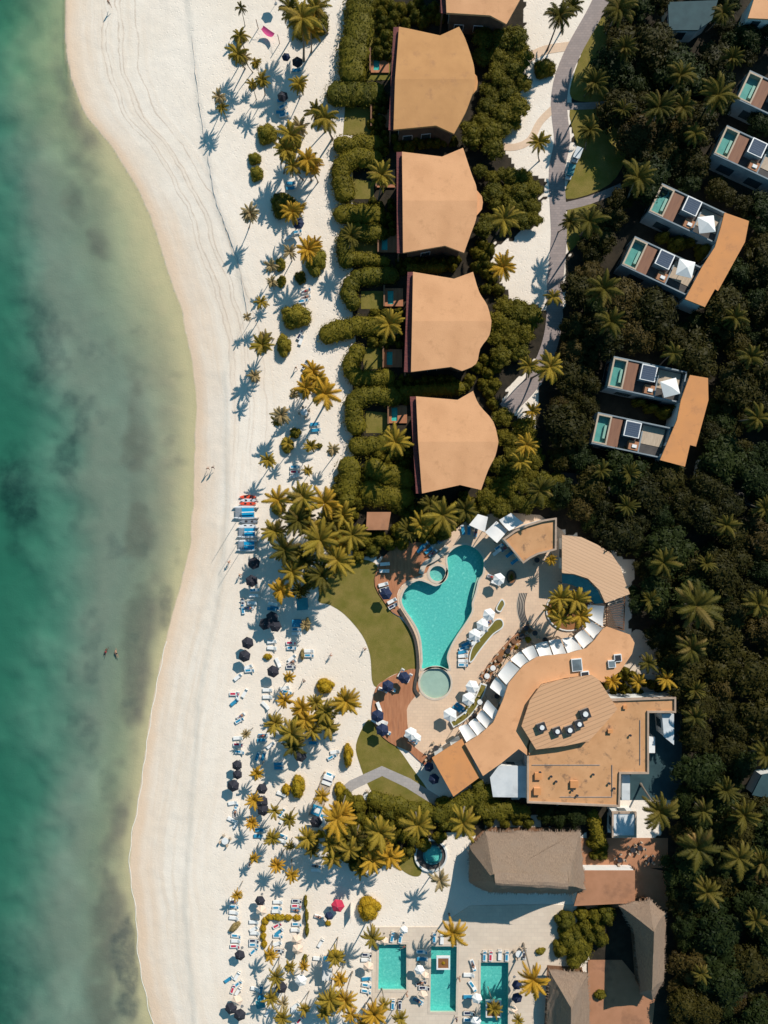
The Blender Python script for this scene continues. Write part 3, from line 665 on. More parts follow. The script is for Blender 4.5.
# plunge terraces west of the villas
def terrace(px, py, w, hh, desc):
    x, y = W(px, py, .5); r = empty('plunge_terrace', (x, y, 0))
    a, c = w * S / 2, hh * S / 2
    mb = MB(); mb.prism([(-a, -c), (a, -c), (a, c), (-a, c)], -.1, .35, 'wood_deck', holes=[[(-a * .7, -c * .75), (-.1, -c * .75), (-.1, c * .75), (-a * .7, c * .75)]]); mb.obj('deck', r)
    mb = MB(); mb.box((-a * .35 - .05, 0, .03), (a * .7 - .1, c * 1.5, .06), 'tile_basin'); bs = mb.obj('basin', r)
    mb = MB(); mb.box((-a * .35 - .05, 0, .25), (a * .7 - .12, c * 1.5 - .02, .01), 'pool_water'); mb.obj('water', bs)
    mb = MB(); mb.box((-a - .15, 0, .75), (.3, c * 2.3, 1.5), 'wood_brown'); mb.obj('screen_wall', r)
    tag(r, 'terrace', 'plunge pool terraces before the villas', px=(px, py), desc='small wooden terrace with plunge pool')
for t in ((380, 62, 18, 20), (382, 118, 20, 18), (386, 178, 18, 18), (388, 243, 18, 18), (394, 297, 18, 18), (393, 358, 18, 18), (398, 414, 18, 18)): terrace(*t, '')
# main building group
r, rf, (ox, oy) = building('main_building', [(527, 745), (545, 699), (615, 699), (675, 697), (675, 712), (648, 712), (648, 773), (620, 773), (619, 806), (527, 802)], 5, 'roof_stained', 'big flat-roofed orange main building with stained roof and parapet', parapet=.4, overhang=.1, wins=10)
for k, (px, py, w, d, z) in enumerate([(538, 776, 6, 6, .5), (537, 791, 6, 6, .6), (574, 784, 7, 6, .5), (610, 731, 4, 3, .5), (625, 707, 3, 3, .4)]):
    x, y = W(px, py, 5.3); mb = MB(); mb.box((x - ox, y - oy, 5.0 + z / 2), (w * S, d * S, z), 'roof_tan'); mb.box((x - ox, y - oy, 5.03 + z), (w * S + .12, d * S + .12, .06), 'roof_orange'); mb.obj('roof_hatch', rf)
for k, (a, c) in enumerate([((560, 797), (612, 797)), ((640, 720), (640, 765)), ((612, 765), (612, 797)), ((532, 765), (600, 765))]):
    a = W(*a, 5.1); c = W(*c, 5.1); mb = MB(); mb.tube([(a[0] - ox, a[1] - oy, 5.1), (c[0] - ox, c[1] - oy, 5.1)], .06, 'steel', 6); mb.obj('roof_pipe', rf)
for k in range(9):
    x, y = W(540 + (k * 37) % 95, 772 + (k * 23) % 30 if (k * 37) % 95 < 75 else 735, 5.2); mb = MB(); mb.tube([(x - ox, y - oy, 5), (x - ox, y - oy, 5.45)], .14, 'steel', 8); mb.tube([(x - ox, y - oy, 5.45), (x - ox, y - oy, 5.55)], .24, 'dark_metal', 8); mb.obj('vent', rf)
r, rf, (ox, oy) = building('upper_hall', [(530, 700), (541, 685), (560, 680), (592, 675), (599, 680), (617.5, 709), (603, 726), (589, 741), (565, 746), (536, 749.5), (521.5, 726)], 6.6, 'roof_planks', 'higher hall with a planked six-sided roof carrying five roof units', overhang=.3, wins=6)
for k, (px, py, sz) in enumerate([(541.6, 727, 1.5), (557, 731, 1.4), (569.5, 729.7, 1.5), (579, 723.7, 1.4), (585, 713.6, 1.7)]):
    x, y = W(px, py, 7.1); mb = MB(); rz = math.radians(20)
    mb.box((x - ox, y - oy, 7.0), (sz, sz, .7), 'steel', rz); mb.box((x - ox, y - oy, 7.37), (sz + .15, sz + .15, .05), 'dark_metal', rz); u = mb.obj('roof_unit', rf)
    mb = MB(); mb.tube([(x - ox, y - oy, 7.38), (x - ox, y - oy, 7.6)], sz * .3, 'white_paint', 10); mb.obj('fan', u)
band_poly = [(483, 776), (465, 744), (480, 734.6), (493, 723), (503, 700), (508.7, 683), (523, 666), (537, 657), (566, 654), (586, 648.6), (594.6, 640), (602, 630), (606.6, 626.5), (630, 634.7), (634.7, 643), (632, 654), (620, 671.5), (603, 683), (592, 675), (565, 678), (541, 684), (530, 700), (521.5, 726), (535, 748), (528, 756), (518.7, 749), (501.5, 763)]
r, rf, (ox, oy) = building('curved_restaurant', band_poly, 5.4, 'roof_tan', 'long S-curved tan roofed restaurant behind the white awnings', overhang=.8, wins=8)
for px, py, w, d, m in [(577, 665, 10, 12, 'asphalt_roof'), (585, 674, 8, 5, 'dark_metal'), (612, 664, 7, 7, 'asphalt_roof'), (618, 658, 7, 7, 'dark_metal')]:
    x, y = W(px, py, 5.8); mb = MB(); mb.box((x - ox, y - oy, 5.6), (w * S, d * S, .5), 'white_paint', .1); mb.box((x - ox, y - oy, 5.87), (w * S - .3, d * S - .3, .06), m, .1); mb.obj('skylight', rf)
building('ring_pavilion', [(562, 535), (581, 537), (597, 544.5), (611, 553), (620.6, 567), (625, 581), (630, 594), (605.4, 603), (599.5, 590), (588, 578.5), (574, 574), (562, 573)], 5, 'arc_planks', 'quarter-ring pavilion with boarded tan roof right of the pool', overhang=.6, wins=6)
building('fan_pavilion', [(503, 539), (514.7, 530.5), (527.7, 524.7), (543, 520), (556, 518), (555.7, 549.5), (550, 551), (538, 554), (530, 558), (523, 563)], 4.5, 'roof_stained', 'fan-shaped orange roofed pavilion with white parapet above the pool', parapet=.45, overhang=.1, wins=5)
building('orange_pavilion', [(432, 758), (462, 739), (480, 777), (453.4, 796.6)], 4.6, 'roof_orange', 'square orange roofed pavilion beside the round terrace', overhang=.5, wins=4)
building('white_annex', [(490, 777.5), (498.6, 766), (526, 766), (526, 797.6), (493, 797)], 3.4, 'white_roof', 'low pale grey roofed annex left of the stained orange roof', overhang=.2, wins=3)
building('white_kiosk', [(612, 812), (636, 812), (636, 837), (612, 837)], 3.2, 'white_roof', 'small square white roofed kiosk below the main building', overhang=.3, wins=3, parapet=.2)
building('service_shed', [(622, 775), (630, 775), (630, 800), (622, 800)], 3, 'white_roof', 'narrow white roofed shed against the main building', overhang=.1, wins=2)
building('service_wing', [(662, 714), (674, 714), (674, 745), (669, 741), (664, 737)], 4.2, 'white_roof', 'narrow white wedge roof in the service yard', overhang=.1, wins=2)
building('storage_box', [(648.5, 737), (655, 737), (655, 753), (648.5, 753)], 2.4, 'white_paint', 'white storage box in the service yard', 'box', overhang=.05, wins=0)
building('tiled_outbuilding', [(603, 871), (635, 871), (635, 903), (574, 906), (584, 871)], 2.6, 'terracotta', 'low terracotta roofed outbuilding right of the wide thatched roof', overhang=.1, wins=3)
building('bar_kiosk', [(367, 512), (391, 512), (388, 530), (366, 530)], 2.8, 'terracotta', 'small terracotta roofed kiosk in the trees above the pool', 'kiosk', overhang=.3, wins=3)
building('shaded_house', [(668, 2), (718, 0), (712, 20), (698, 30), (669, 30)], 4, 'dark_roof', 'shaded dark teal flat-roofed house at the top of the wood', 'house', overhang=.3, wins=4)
building('corner_house', [(757, -10), (790, -10), (790, 20), (748, 18)], 6, 'roof_tan', 'tan roofed house cut by the top right corner', 'house', overhang=.3, wins=2)
building('poolside_hut', [(762, 775), (790, 770), (800, 805), (752, 795)], 3, 'dark_roof', 'dark roofed hut at the right photo edge', 'hut', overhang=.2, wins=2)
# pergola lattice
P = WP([(606.5, 604), (625, 597), (624, 630), (607, 627)], 3.4); ox, oy = P[0]; r = empty('pergola', (ox, oy, 0))
mb = MB()
for i, (x, y) in enumerate(P): mb.box((x - ox, y - oy, 1.65), (.2, .2, 3.3), 'wood_brown')
mb.obj('posts', r)
mb = MB(); a, b1, c, d = [Vector((x - ox, y - oy)) for x, y in P]
for k in range(13):
    t = k / 12; p = a.lerp(d, t); q = b1.lerp(c, t); m_ = (p + q) / 2; mb.box((m_.x, m_.y, 3.4), ((q - p).length, .1, .15), 'wood_brown', math.atan2((q - p).y, (q - p).x))
mb.obj('slats', r)
mb = MB()
for p, q in ((a, d), (b1, c)):
    m_ = (p + q) / 2; mb.box((m_.x, m_.y, 3.22), ((q - p).length, .18, .2), 'wood_brown', math.atan2((q - p).y, (q - p).x))
mb.obj('beams', r); tag(r, 'pergola', label='dark slatted pergola between the quarter-ring roof and curved roof')
# awning sails round the curved restaurant
def sail(quad, hs, lab=None, desc='white awning sail', m='sail_cloth', grp='white awning sails in a row'):
    P = [Vector((*W(p[0], p[1], h), h)) for p, h in zip(quad, hs)]; o0 = Vector((P[0].x, P[0].y, 0)); r = empty('shade_sail', o0)
    mb = MB(); n = 6; vs = []
    for i in range(n + 1):
        for j in range(n + 1):
            u, v = i / n, j / n; p = P[0] * (1 - u) * (1 - v) + P[1] * u * (1 - v) + P[2] * u * v + P[3] * (1 - u) * v
            vs.append(p - o0 - Vector((0, 0, .6 * (4 * u * (1 - u)) * (1 - v * .3) * .8)))
    k = n + 1; nv = len(vs)
    vs2 = vs + [v - Vector((0, 0, .03)) for v in vs]
    fs = [(i * k + j, (i + 1) * k + j, (i + 1) * k + j + 1, i * k + j + 1) for i in range(n) for j in range(n)]
    mb.add(vs2, fs + [tuple(nv + q for q in reversed(f)) for f in fs], m); mb.obj('cloth', r, smooth=True)
    mb = MB()
    for q in (P[0], P[1]): mb.tube([(q.x - o0.x, q.y - o0.y, 0), (q.x - o0.x, q.y - o0.y, q.z + .1)], .06, 'dark_metal', 6)
    mb.obj('poles', r)
    c = (sum(q[0] for q in quad) / 4, sum(q[1] for q in quad) / 4)
    tag(r, 'awning', grp, label=lab, px=c, desc=desc)
outer = [(458, 728), (468, 724), (476, 718), (482.5, 709.5), (488, 699), (489.5, 688), (497, 676), (510, 660), (521, 651), (534, 645), (548, 641), (561, 639), (574, 637), (584, 629), (588, 618), (588, 604)]
inner = [(466, 742.5), (477, 736), (486, 729), (493.5, 721), (499, 711), (503.5, 699), (507, 687), (520, 668), (529, 661), (539, 656.5), (553, 655), (567, 653.5), (583, 649), (594, 640), (603, 628), (604.5, 605)]
def gap(q, f=.09):
    m1 = [(q[0][j] + q[1][j]) / 2 for j in (0, 1)]; m2 = [(q[2][j] + q[3][j]) / 2 for j in (0, 1)]; k = lambda p, m: tuple(p[j] + (m[j] - p[j]) * f for j in (0, 1))
    return [k(q[0], m1), k(q[1], m1), k(q[2], m2), k(q[3], m2)]
for i in range(len(outer) - 1):
    if i == 4: continue
    sail(gap([outer[i], outer[i + 1], inner[i + 1], inner[i]]), (3.3, 3.3 - .5 * (i % 2), 4.6, 4.6 - .3 * (i % 3)), desc='white awning panel')
o2 = [(562, 583), (571, 584.5), (581, 589), (589, 596), (595, 604)]; i2 = [(562, 574), (574, 575), (588, 580), (598, 591), (604, 603)]
for i in range(4): sail([o2[i], o2[i + 1], i2[i + 1], i2[i]], (3.3, 3.3, 4.3, 4.3), desc='teal awning panel', m='teal_cloth', grp='teal awning panels under the quarter-ring roof')
sail([(469, 525), (484.7, 532), (488, 517), (478, 514)], (3.8, 3.8, 3.2, 3.2), lab='left of the three white sails beside the fan-shaped roof', grp='white sails beside the fan-shaped roof')
sail([(485, 532), (497, 543), (508, 530.6), (496.5, 521)], (3.8, 3.8, 3.2, 3.2), lab='middle and brightest of three white sails beside the fan-shaped roof', grp='white sails beside the fan-shaped roof')
sail([(499, 520), (509, 531), (524, 523), (511, 513)], (4.2, 4.2, 3.6, 3.6), lab='right one of three white sails, partly shaded, above the fan-shaped roof', grp='white sails beside the fan-shaped roof')
# thatched roofs
def thatched(eN, ridge, he, hr, lab, cap=True):
    """eN: eave outline px (at he); ridge: two px points (at hr)"""
    E = [Vector((*W(p[0], p[1], he), he)) for p in eN]; R = [Vector((*W(p[0], p[1], hr), hr)) for p in ridge]
    o0 = Vector((E[0].x, E[0].y, 0)); r = empty('thatched_palapa', o0)
    mb = MB(); n = len(E)
    def near(p): 
        a, c = R; t = max(0, min(1, (p - a).to_2d().dot((c - a).to_2d()) / (c - a).to_2d().length_squared)); return a.lerp(c, t)
    cols = []
    M = 10; ring = []
    for i in range(n):
        a, c = E[i], E[(i + 1) % n]; k = max(2, int((c - a).length / 1.2))
        for j in range(k): ring.append(a.lerp(c, j / k))
    L = len(ring); vs = []
    for m_ in range(M + 1):
        for p in ring:
            t = m_ / M; q = p.lerp(near(p), t); q.z += .35 * math.sin(t * math.pi) * -1 + random.uniform(-.08, .08)
            if m_ == 0: q += Vector((random.uniform(-.2, .2), random.uniform(-.2, .2), 0))
            vs.append(q - o0)
    fs = [(m_ * L + i, m_ * L + (i + 1) % L, (m_ + 1) * L + (i + 1) % L, (m_ + 1) * L + i) for m_ in range(M) for i in range(L)]
    lo = len(vs); vs += [v - Vector((0, 0, .35)) for v in vs[:L]]; fs += [(lo + i, lo + (i + 1) % L, (i + 1) % L, i) for i in range(L)]
    vs.append(near(E[0]) - o0 - Vector((0, 0, 1))); fs += [(lo + (i + 1) % L, lo + i, len(vs) - 1) for i in range(L)]
    mb.add(vs, fs, 'thatch')
    for i in range(L * 6):      # loose straw at the eave
        a = ring[i % L].lerp(ring[(i + 1) % L], random.random()) - o0; c = near(a + o0) - o0; d = (a - c); d.z = 0; d.normalize(); s_ = Vector((-d.y, d.x, 0)) * random.uniform(.04, .1)
        e = a + d * random.uniform(.15, .55) - Vector((0, 0, random.uniform(.1, .4))); b_ = a - d * .3 + Vector((0, 0, .15))
        mb.add([b_ - s_, b_ + s_, e + s_ * .4, e - s_ * .4], [(0, 1, 2, 3)], 'thatch')
    mb.obj('roof', r, smooth=False)
    if cap:
        mb = MB(); a, c = [q - o0 for q in R]; d = (c - a).normalized(); nrm = Vector((-d.y, d.x, 0)); pts = []
        for k in range(13):
            p = a.lerp(c, k / 12); 
            for s_, dz in ((-1.5, -.75), (-.5, .12), (0, .28), (.5, .12), (1.5, -.75)): pts.append(p + nrm * s_ + Vector((random.uniform(-.1, .1), random.uniform(-.1, .1), dz + random.uniform(-.05, .05))))
        mb.add(pts, [(k * 5 + j, k * 5 + j + 1, (k + 1) * 5 + j + 1, (k + 1) * 5 + j) for k in range(12) for j in range(4)], 'thatch'); mb.obj('ridge_cap', r)
    mb = MB(); cc = sum(E, Vector()) / n
    for p in E:
        q = p.lerp(cc, .12) - o0; mb.tube([(q.x, q.y, 0), (q.x, q.y, he)], .14, 'wood_brown', 7)
    mb.obj('posts', r)
    mb = MB(); fl = [(p.lerp(cc, .08) - o0) for p in E]; mb.prism([(q.x, q.y) for q in fl], -.1, .12, 'wood_brown'); mb.obj('floor', r)
    tag(r, 'thatched roof', 'thatched palapa roofs', label=lab)
thatched([(486, 832), (580, 832), (585, 890), (572, 894), (490, 893), (470, 882), (469, 848)], [(495, 882), (568, 886)], 3.4, 12.0, 'wide brown thatched roof left of the terracotta outbuilding')
thatched([(620, 906), (649.5, 900), (665.5, 913), (664, 981), (653, 1000), (640, 994), (635, 935)], [(654, 932), (652, 990)], 3.0, 9.0, 'tall narrow thatched roof beside the wood at lower right', cap=False)
thatched([(549, 971), (588, 974), (590, 1060), (545, 1060)], [(571, 1008), (571, 1040)], 3.0, 7.6, 'thatched roof cut off by the bottom of the photo', cap=False)
# terrace houses on the right: all units share their meshes
def unit_parts():
    T = 4.7
    w = MB(); w.box((7.25, -3.1, 1.8), (14.5, 6.2, 3.6), 'terrace_wall')
    for x0, x1, y0, y1 in ((0, 14.5, -.0, -.25), (0, 14.5, -5.95, -6.2), (14.25, 14.5, -.25, -5.95)):
        w.box(((x0 + x1) / 2, (y0 + y1) / 2, 4.2), (x1 - x0, abs(y1 - y0), 1.2), 'terrace_wall')
    w.box((9.2, -3.9, 4.15), (.25, 4.1, 1.1), 'terrace_wall')
    rim = MB(); rim.prism([(0.02, -.26), (2.9, -.26), (2.9, -5.94), (.02, -5.94)], 3.6, T + .15, 'pale_wood', holes=[[(.35, -.55), (2.6, -.55), (2.6, -5.65), (.35, -5.65)]])
    bas = MB(); bas.box((1.475, -3.1, 3.75), (2.24, 5.09, .2), 'tile_terrace'); bas.box((2.2, -3.4, 4.1), (.5, 2.6, .6), 'tile_pale')
    wat = MB(); wat.box((1.475, -3.1, 4.62), (2.23, 5.08, .01), 'shallow_water')
    dk = MB(); dk.box((4.0, -3.1, 4.1), (2.18, 5.66, 1.0), 'deck_dark')
    fl = MB(); fl.box((9.7, -3.1, 3.63), (9.0, 5.6, .06), 'dark_floor'); fl.box((11.6, -2.2, 3.7), (4.4, 3.6, .08), 'pale_wood')
    pg = MB(); pg.box((7.0, -2.0, 4.55), (2.9, 2.9, 1.8), 'terrace_wall'); pg.box((7.0, -2.0, 5.5), (3.05, 3.05, .12), 'white_paint')
    pn = MB(); pn.box((7.0, -2.0, 5.6), (2.6, 2.6, .08), 'panel_slats')
    st = MB(); st.box((8.1, -4.9, 4.2), (1.9, 1.7, 1.1), 'terracotta'); st.box((8.2, -5.0, 4.85), (.9, .6, .2), 'white_cloth')
    wn = MB(); wn.box((-.03, -3.1, 1.9), (.06, 4.6, 2.2), 'window_glass'); wn2 = MB(); wn2.box((4, -6.23, 1.9), (3, .06, 2.2), 'window_glass'); wn3 = MB(); wn3.box((10, -6.23, 1.9), (3, .06, 2.2), 'window_glass')
    M = lambda mb, n: mb.mesh(n)
    return [('wall', M(w, 'wall'), None, []), ('plunge_pool', M(rim, 'plunge_pool'), None, [('basin', M(bas, 'basin'), None, []), ('water', M(wat, 'water'), None, [])]), ('deck', M(dk, 'deck'), None, []),
            ('terrace_floor', M(fl, 'terrace_floor'), None, []), ('roof_light', M(pg, 'roof_light'), None, [('slatted_panel', M(pn, 'slatted_panel'), None, [])]), ('planter_bench', M(st, 'planter_bench'), None, []),
            ('window', M(wn, 'window'), None, []), ('window', M(wn2, 'window'), None, []), ('window', M(wn3, 'window'), None, [])]
UNIT = unit_parts()
def unit(px, py, deg, lab):
    x, y = W(px, py, 4.8); r = place(UNIT, 'terrace_house', (x, y, 0), -math.radians(deg)); tag(r, 'house', 'terrace houses with rooftop plunge pools', label=lab)
unit(662, 183, 25, 'upper house of the upper terrace pair, with rooftop plunge pool')
unit(635, 236, 25, 'lower house of the upper terrace pair, with rooftop plunge pool')
unit(614, 356, 12, 'upper house of the lower terrace pair, with rooftop plunge pool')
unit(598, 412, 12, 'lower house of the lower terrace pair, with rooftop plunge pool')
unit(727, 125, 25, 'terrace house with plunge pool, cut by the right photo edge')
unit(750, 70, 25, 'terrace house at the right photo edge, highest in the photo')
building('tan_wing', [(724.6, 212.5), (749, 221), (745, 242), (718, 291), (715, 289), (705, 307), (685, 299), (702, 267), (715, 247), (721, 227)], 6, 'roof_orange', 'stepped orange roof behind the upper terrace houses', 'house', overhang=.3, wins=5)
building('tan_wing', [(690, 375), (708, 378), (708.5, 400), (696, 446.5), (690, 445), (685, 466.6), (660, 460), (677, 420), (681, 400)], 6, 'roof_orange', 'stepped orange roof behind the lower terrace houses', 'house', overhang=.3, wins=5)
building('grey_shed', [(702, 458), (718, 460), (714, 480), (699, 476)], 3, 'asphalt_roof', 'small dark shed below the lower orange stepped roof', 'shed', overhang=.2, wins=2)
# garden walls, steps and planters on the deck
def planter(pts, z, m_in, lab, plant=None, rim='white_wall', sm=3, w=.22):
    P = WP(smooth_poly(pts, sm) if sm else pts, z); ox, oy = P[0]; r = empty('planter', (ox, oy, .1)); P = [(x - ox, y - oy) for x, y in P]
    mb = MB(); mb.prism(offset(P, w), -.1, z, rim, holes=[P]); mb.obj('rim', r)
    mb = MB(); mb.prism(P, -.05, z - .08, m_in); mb.obj('planting', r)
    tag(r, 'planter', label=lab)
planter([(502.7, 624), (500.8, 620), (495.6, 620.4), (491.7, 625), (482.5, 636), (474.7, 645), (471.5, 651.6), (470, 661), (472.8, 659.4), (477, 653), (485, 642.5), (493, 633.4), (500.8, 628)], .45, 'lawn_grass', 'tadpole-shaped grass planter with white rim beside the lounger row')
planter([(502, 600), (504, 604), (502, 608), (500, 611), (497, 609), (499, 604)], .4, 'lawn_grass', 'small kidney-shaped planter above the tadpole-shaped one')
planter(circle(511.5, 577, 4, 14, 6), .5, 'soil_planter', 'dark oval planter below the white sails', sm=0, rim='dark_floor')
planter(band(smooth_poly([(452.5, 724), (461, 719), (469, 712), (476, 702), (481, 692), (483.5, 685)], 4, False), 5), .7, 'lawn_grass', 'curved hedge bed between white parasols and white awnings', sm=0)
planter(circle(569, 610, 22, 30, 20), .35, 'soil_planter', 'round planter of palms inside the curved awnings', sm=0)
planter(band(smooth_poly([(484, 678), (496, 662), (506, 650), (518, 638), (530, 628)], 4, False), 6), .5, 'soil_planter', 'curved orange-rimmed bed between deck and awnings', sm=0, rim='terracotta')
planter([(438, 958), (448.5, 958), (448.5, 968), (438, 968)], .35, 'soil_planter', 'square white planter standing in the middle rectangular pool', sm=0, rim='white_paint', w=.3)
planter([(487, 1002), (500, 1002), (500, 1016), (487, 1016)], .35, 'soil_planter', 'planter standing in the right rectangular pool', sm=0, rim='white_wall', w=.25)
mb = MB()
for i in range(5):
    mb.prism(WP(band(smooth_poly([(527 - i * 1.7, 593), (524.5 - i * 1.6, 603), (525 - i * 1.5, 614), (528.5 - i * 1.5, 624)], 4, False), .75), .3), .1, .28 + .0 * i, 'dark_metal')
    mb.prism(WP(band(smooth_poly([(526.1 - i * 1.7, 593), (523.6 - i * 1.6, 603), (524.1 - i * 1.5, 614), (527.6 - i * 1.5, 624)], 4, False), .8), .25), .1, .2, 'coping')
tag(mb.obj('curved_steps'), 'steps', label='curved flight of steps striped with dark edges on the deck')
mb = MB(); mb.prism(WP(band(smooth_poly([(421, 574), (425, 564), (434, 559), (442, 553), (447, 546)], 4, False), 5), .8), .1, .8, 'coping'); tag(mb.obj('stone_wall'), 'wall', label='curved pale stone wall above the small round pool')
# hot tub
x, y = W(431, 856, .6); r = empty('hot_tub', (x, y, 0))
mb = MB(); mb.prism(circle(0, 0, 3.3, 32), -.1, .5, 'white_wall', holes=[circle(0, 0, 2.95, 32)]); mb.obj('outer_wall', r)
mb = MB(); mb.prism(circle(0, 0, 2.95, 32), -.1, .15, 'dark_floor'); mb.obj('floor', r)
mb = MB(); mb.prism(circle(.3, .2, 1.9, 32), .16, .7, 'tile_dark', holes=[circle(.3, .2, 1.6, 32)]); mb.prism(circle(.3, .2, 1.6, 32), .16, .3, 'tile_basin'); mb.obj('basin', r)
mb = MB(); mb.prism(circle(.3, .2, 1.59, 32), None, .6, 'pool_water'); mb.obj('water', r)
tag(r, 'hot tub', label='round hot tub with white outer ring beside the palms')
# ------------------------------------------------------------------ plants
def leafset(cent, nrm, size, elong=1.5):
    """one small bent leaf per centre, roughly facing nrm"""
    N = len(cent); n = nrm + RNG.normal(0, .55, (N, 3)); n /= np.linalg.norm(n, axis=1)[:, None]
    r = RNG.normal(0, 1, (N, 3)); t = np.cross(n, r); t /= np.linalg.norm(t, axis=1)[:, None]; b_ = np.cross(n, t)
    s = (size * RNG.uniform(.6, 1.35, N))[:, None]
    v = np.stack([cent - t * s * elong, cent + b_ * s * .6, cent + t * s * elong, cent - b_ * s * .6], 1).reshape(-1, 3)
    f = np.arange(N * 4).reshape(-1, 4)
    return v, f
def np_mesh(name, parts, mats):
    """parts: list of (verts, faces ndarray quads, material index)"""
    vs = []; fs = []; mi = []; o = 0
    for v, f, m in parts:
        vs.append(np.asarray(v, float)); fs += [[int(q) + o for q in ff] for ff in f]; mi += [m] * len(f); o += len(v)
    me = bpy.data.meshes.new(name); me.from_pydata(np.concatenate(vs).tolist(), [], fs)
    for m in mats: me.materials.append(MATS[m])
    me.polygons.foreach_set('material_index', mi); me.update(); return me
def lump(c, r, sq=.8, seg=9, rg=6, jit=.13):
    mb = MB(); mb.ball(c, r, 'leaf_wood', seg, rg, (1, 1, sq), jit); return np.array(mb.v), mb.f
def sphere_dirs(n, zmin=-.25):
    d = RNG.normal(0, 1, (n * 3, 3)); d /= np.linalg.norm(d, axis=1)[:, None]; d = d[d[:, 2] > zmin][:n]; return d
def tree_proto(mat, seed, spread=1.0, nleaf=95):
    global RNG; RNG = np.random.default_rng(seed); random.seed(seed)
    parts = []; lobes = [(0, 0, 1.75, .42)]
    lobes[0] = (0, 0, 1.62, .5)
    for k in range(17):
        a = k * 2.39996 + random.uniform(-.3, .3); rr = math.sqrt((k + .8) / 17.5) * .78 * spread * random.uniform(.88, 1.1)
        lobes.append((rr * math.cos(a), rr * math.sin(a), 1.66 - rr * rr * .75 + random.uniform(-.16, .16), random.uniform(.2, .37)))
    for (x, y, z, r) in lobes:
        v, f = lump((x, y, z), r * .82, .8, 9, 6, .2); parts.append((v, f, 0))
        d = sphere_dirs(int(nleaf * (r / .3) ** 1.6)); c = np.array((x, y, z)) + d * r * RNG.uniform(.8, 1.25, len(d))[:, None] * np.array((1, 1, .8))
        v, f = leafset(c, d, .052); parts.append((v, f, 0))
    crown = np_mesh('crown', parts, [mat])
    mb = MB(); mb.tube([(0, 0, 0), (.02, .01, .6), (0, 0, 1.1), (.02, 0, 1.5)], [.085, .06, .05, .03], 'bark', 7)
    for x, y, z, r in lobes[1:7]: mb.tube([(0, 0, .8), (x * .5, y * .5, z * .72), (x, y, z)], [.04, .03, .012], 'bark', 5)
    return [('trunk', mb.mesh('trunk'), None, []), ('crown', crown, None, [])]
def bush_proto(mat, seed, n=7, nl=70, size=.07):
    global RNG; RNG = np.random.default_rng(seed); random.seed(seed); parts = []
    lobes = [(0, 0, .35, .55)]
    for k in range(n):
        a = 6.283 * k / n + random.uniform(-.3, .3); rr = random.uniform(.42, .62); lobes.append((rr * math.cos(a), rr * math.sin(a), .22, random.uniform(.3, .4)))
    for (x, y, z, r) in lobes:
        v, f = lump((x, y, z), r * .9, .85); parts.append((v, f, 0))
        d = sphere_dirs(int(nl * (r / .35) ** 2)); c = np.array((x, y, z)) + d * r * RNG.uniform(.85, 1.1, len(d))[:, None] * np.array((1, 1, .85))
        v, f = leafset(c, d, size); parts.append((v, f, 0))
    return [('shrub', np_mesh('shrub', parts, [mat]), None, [])]
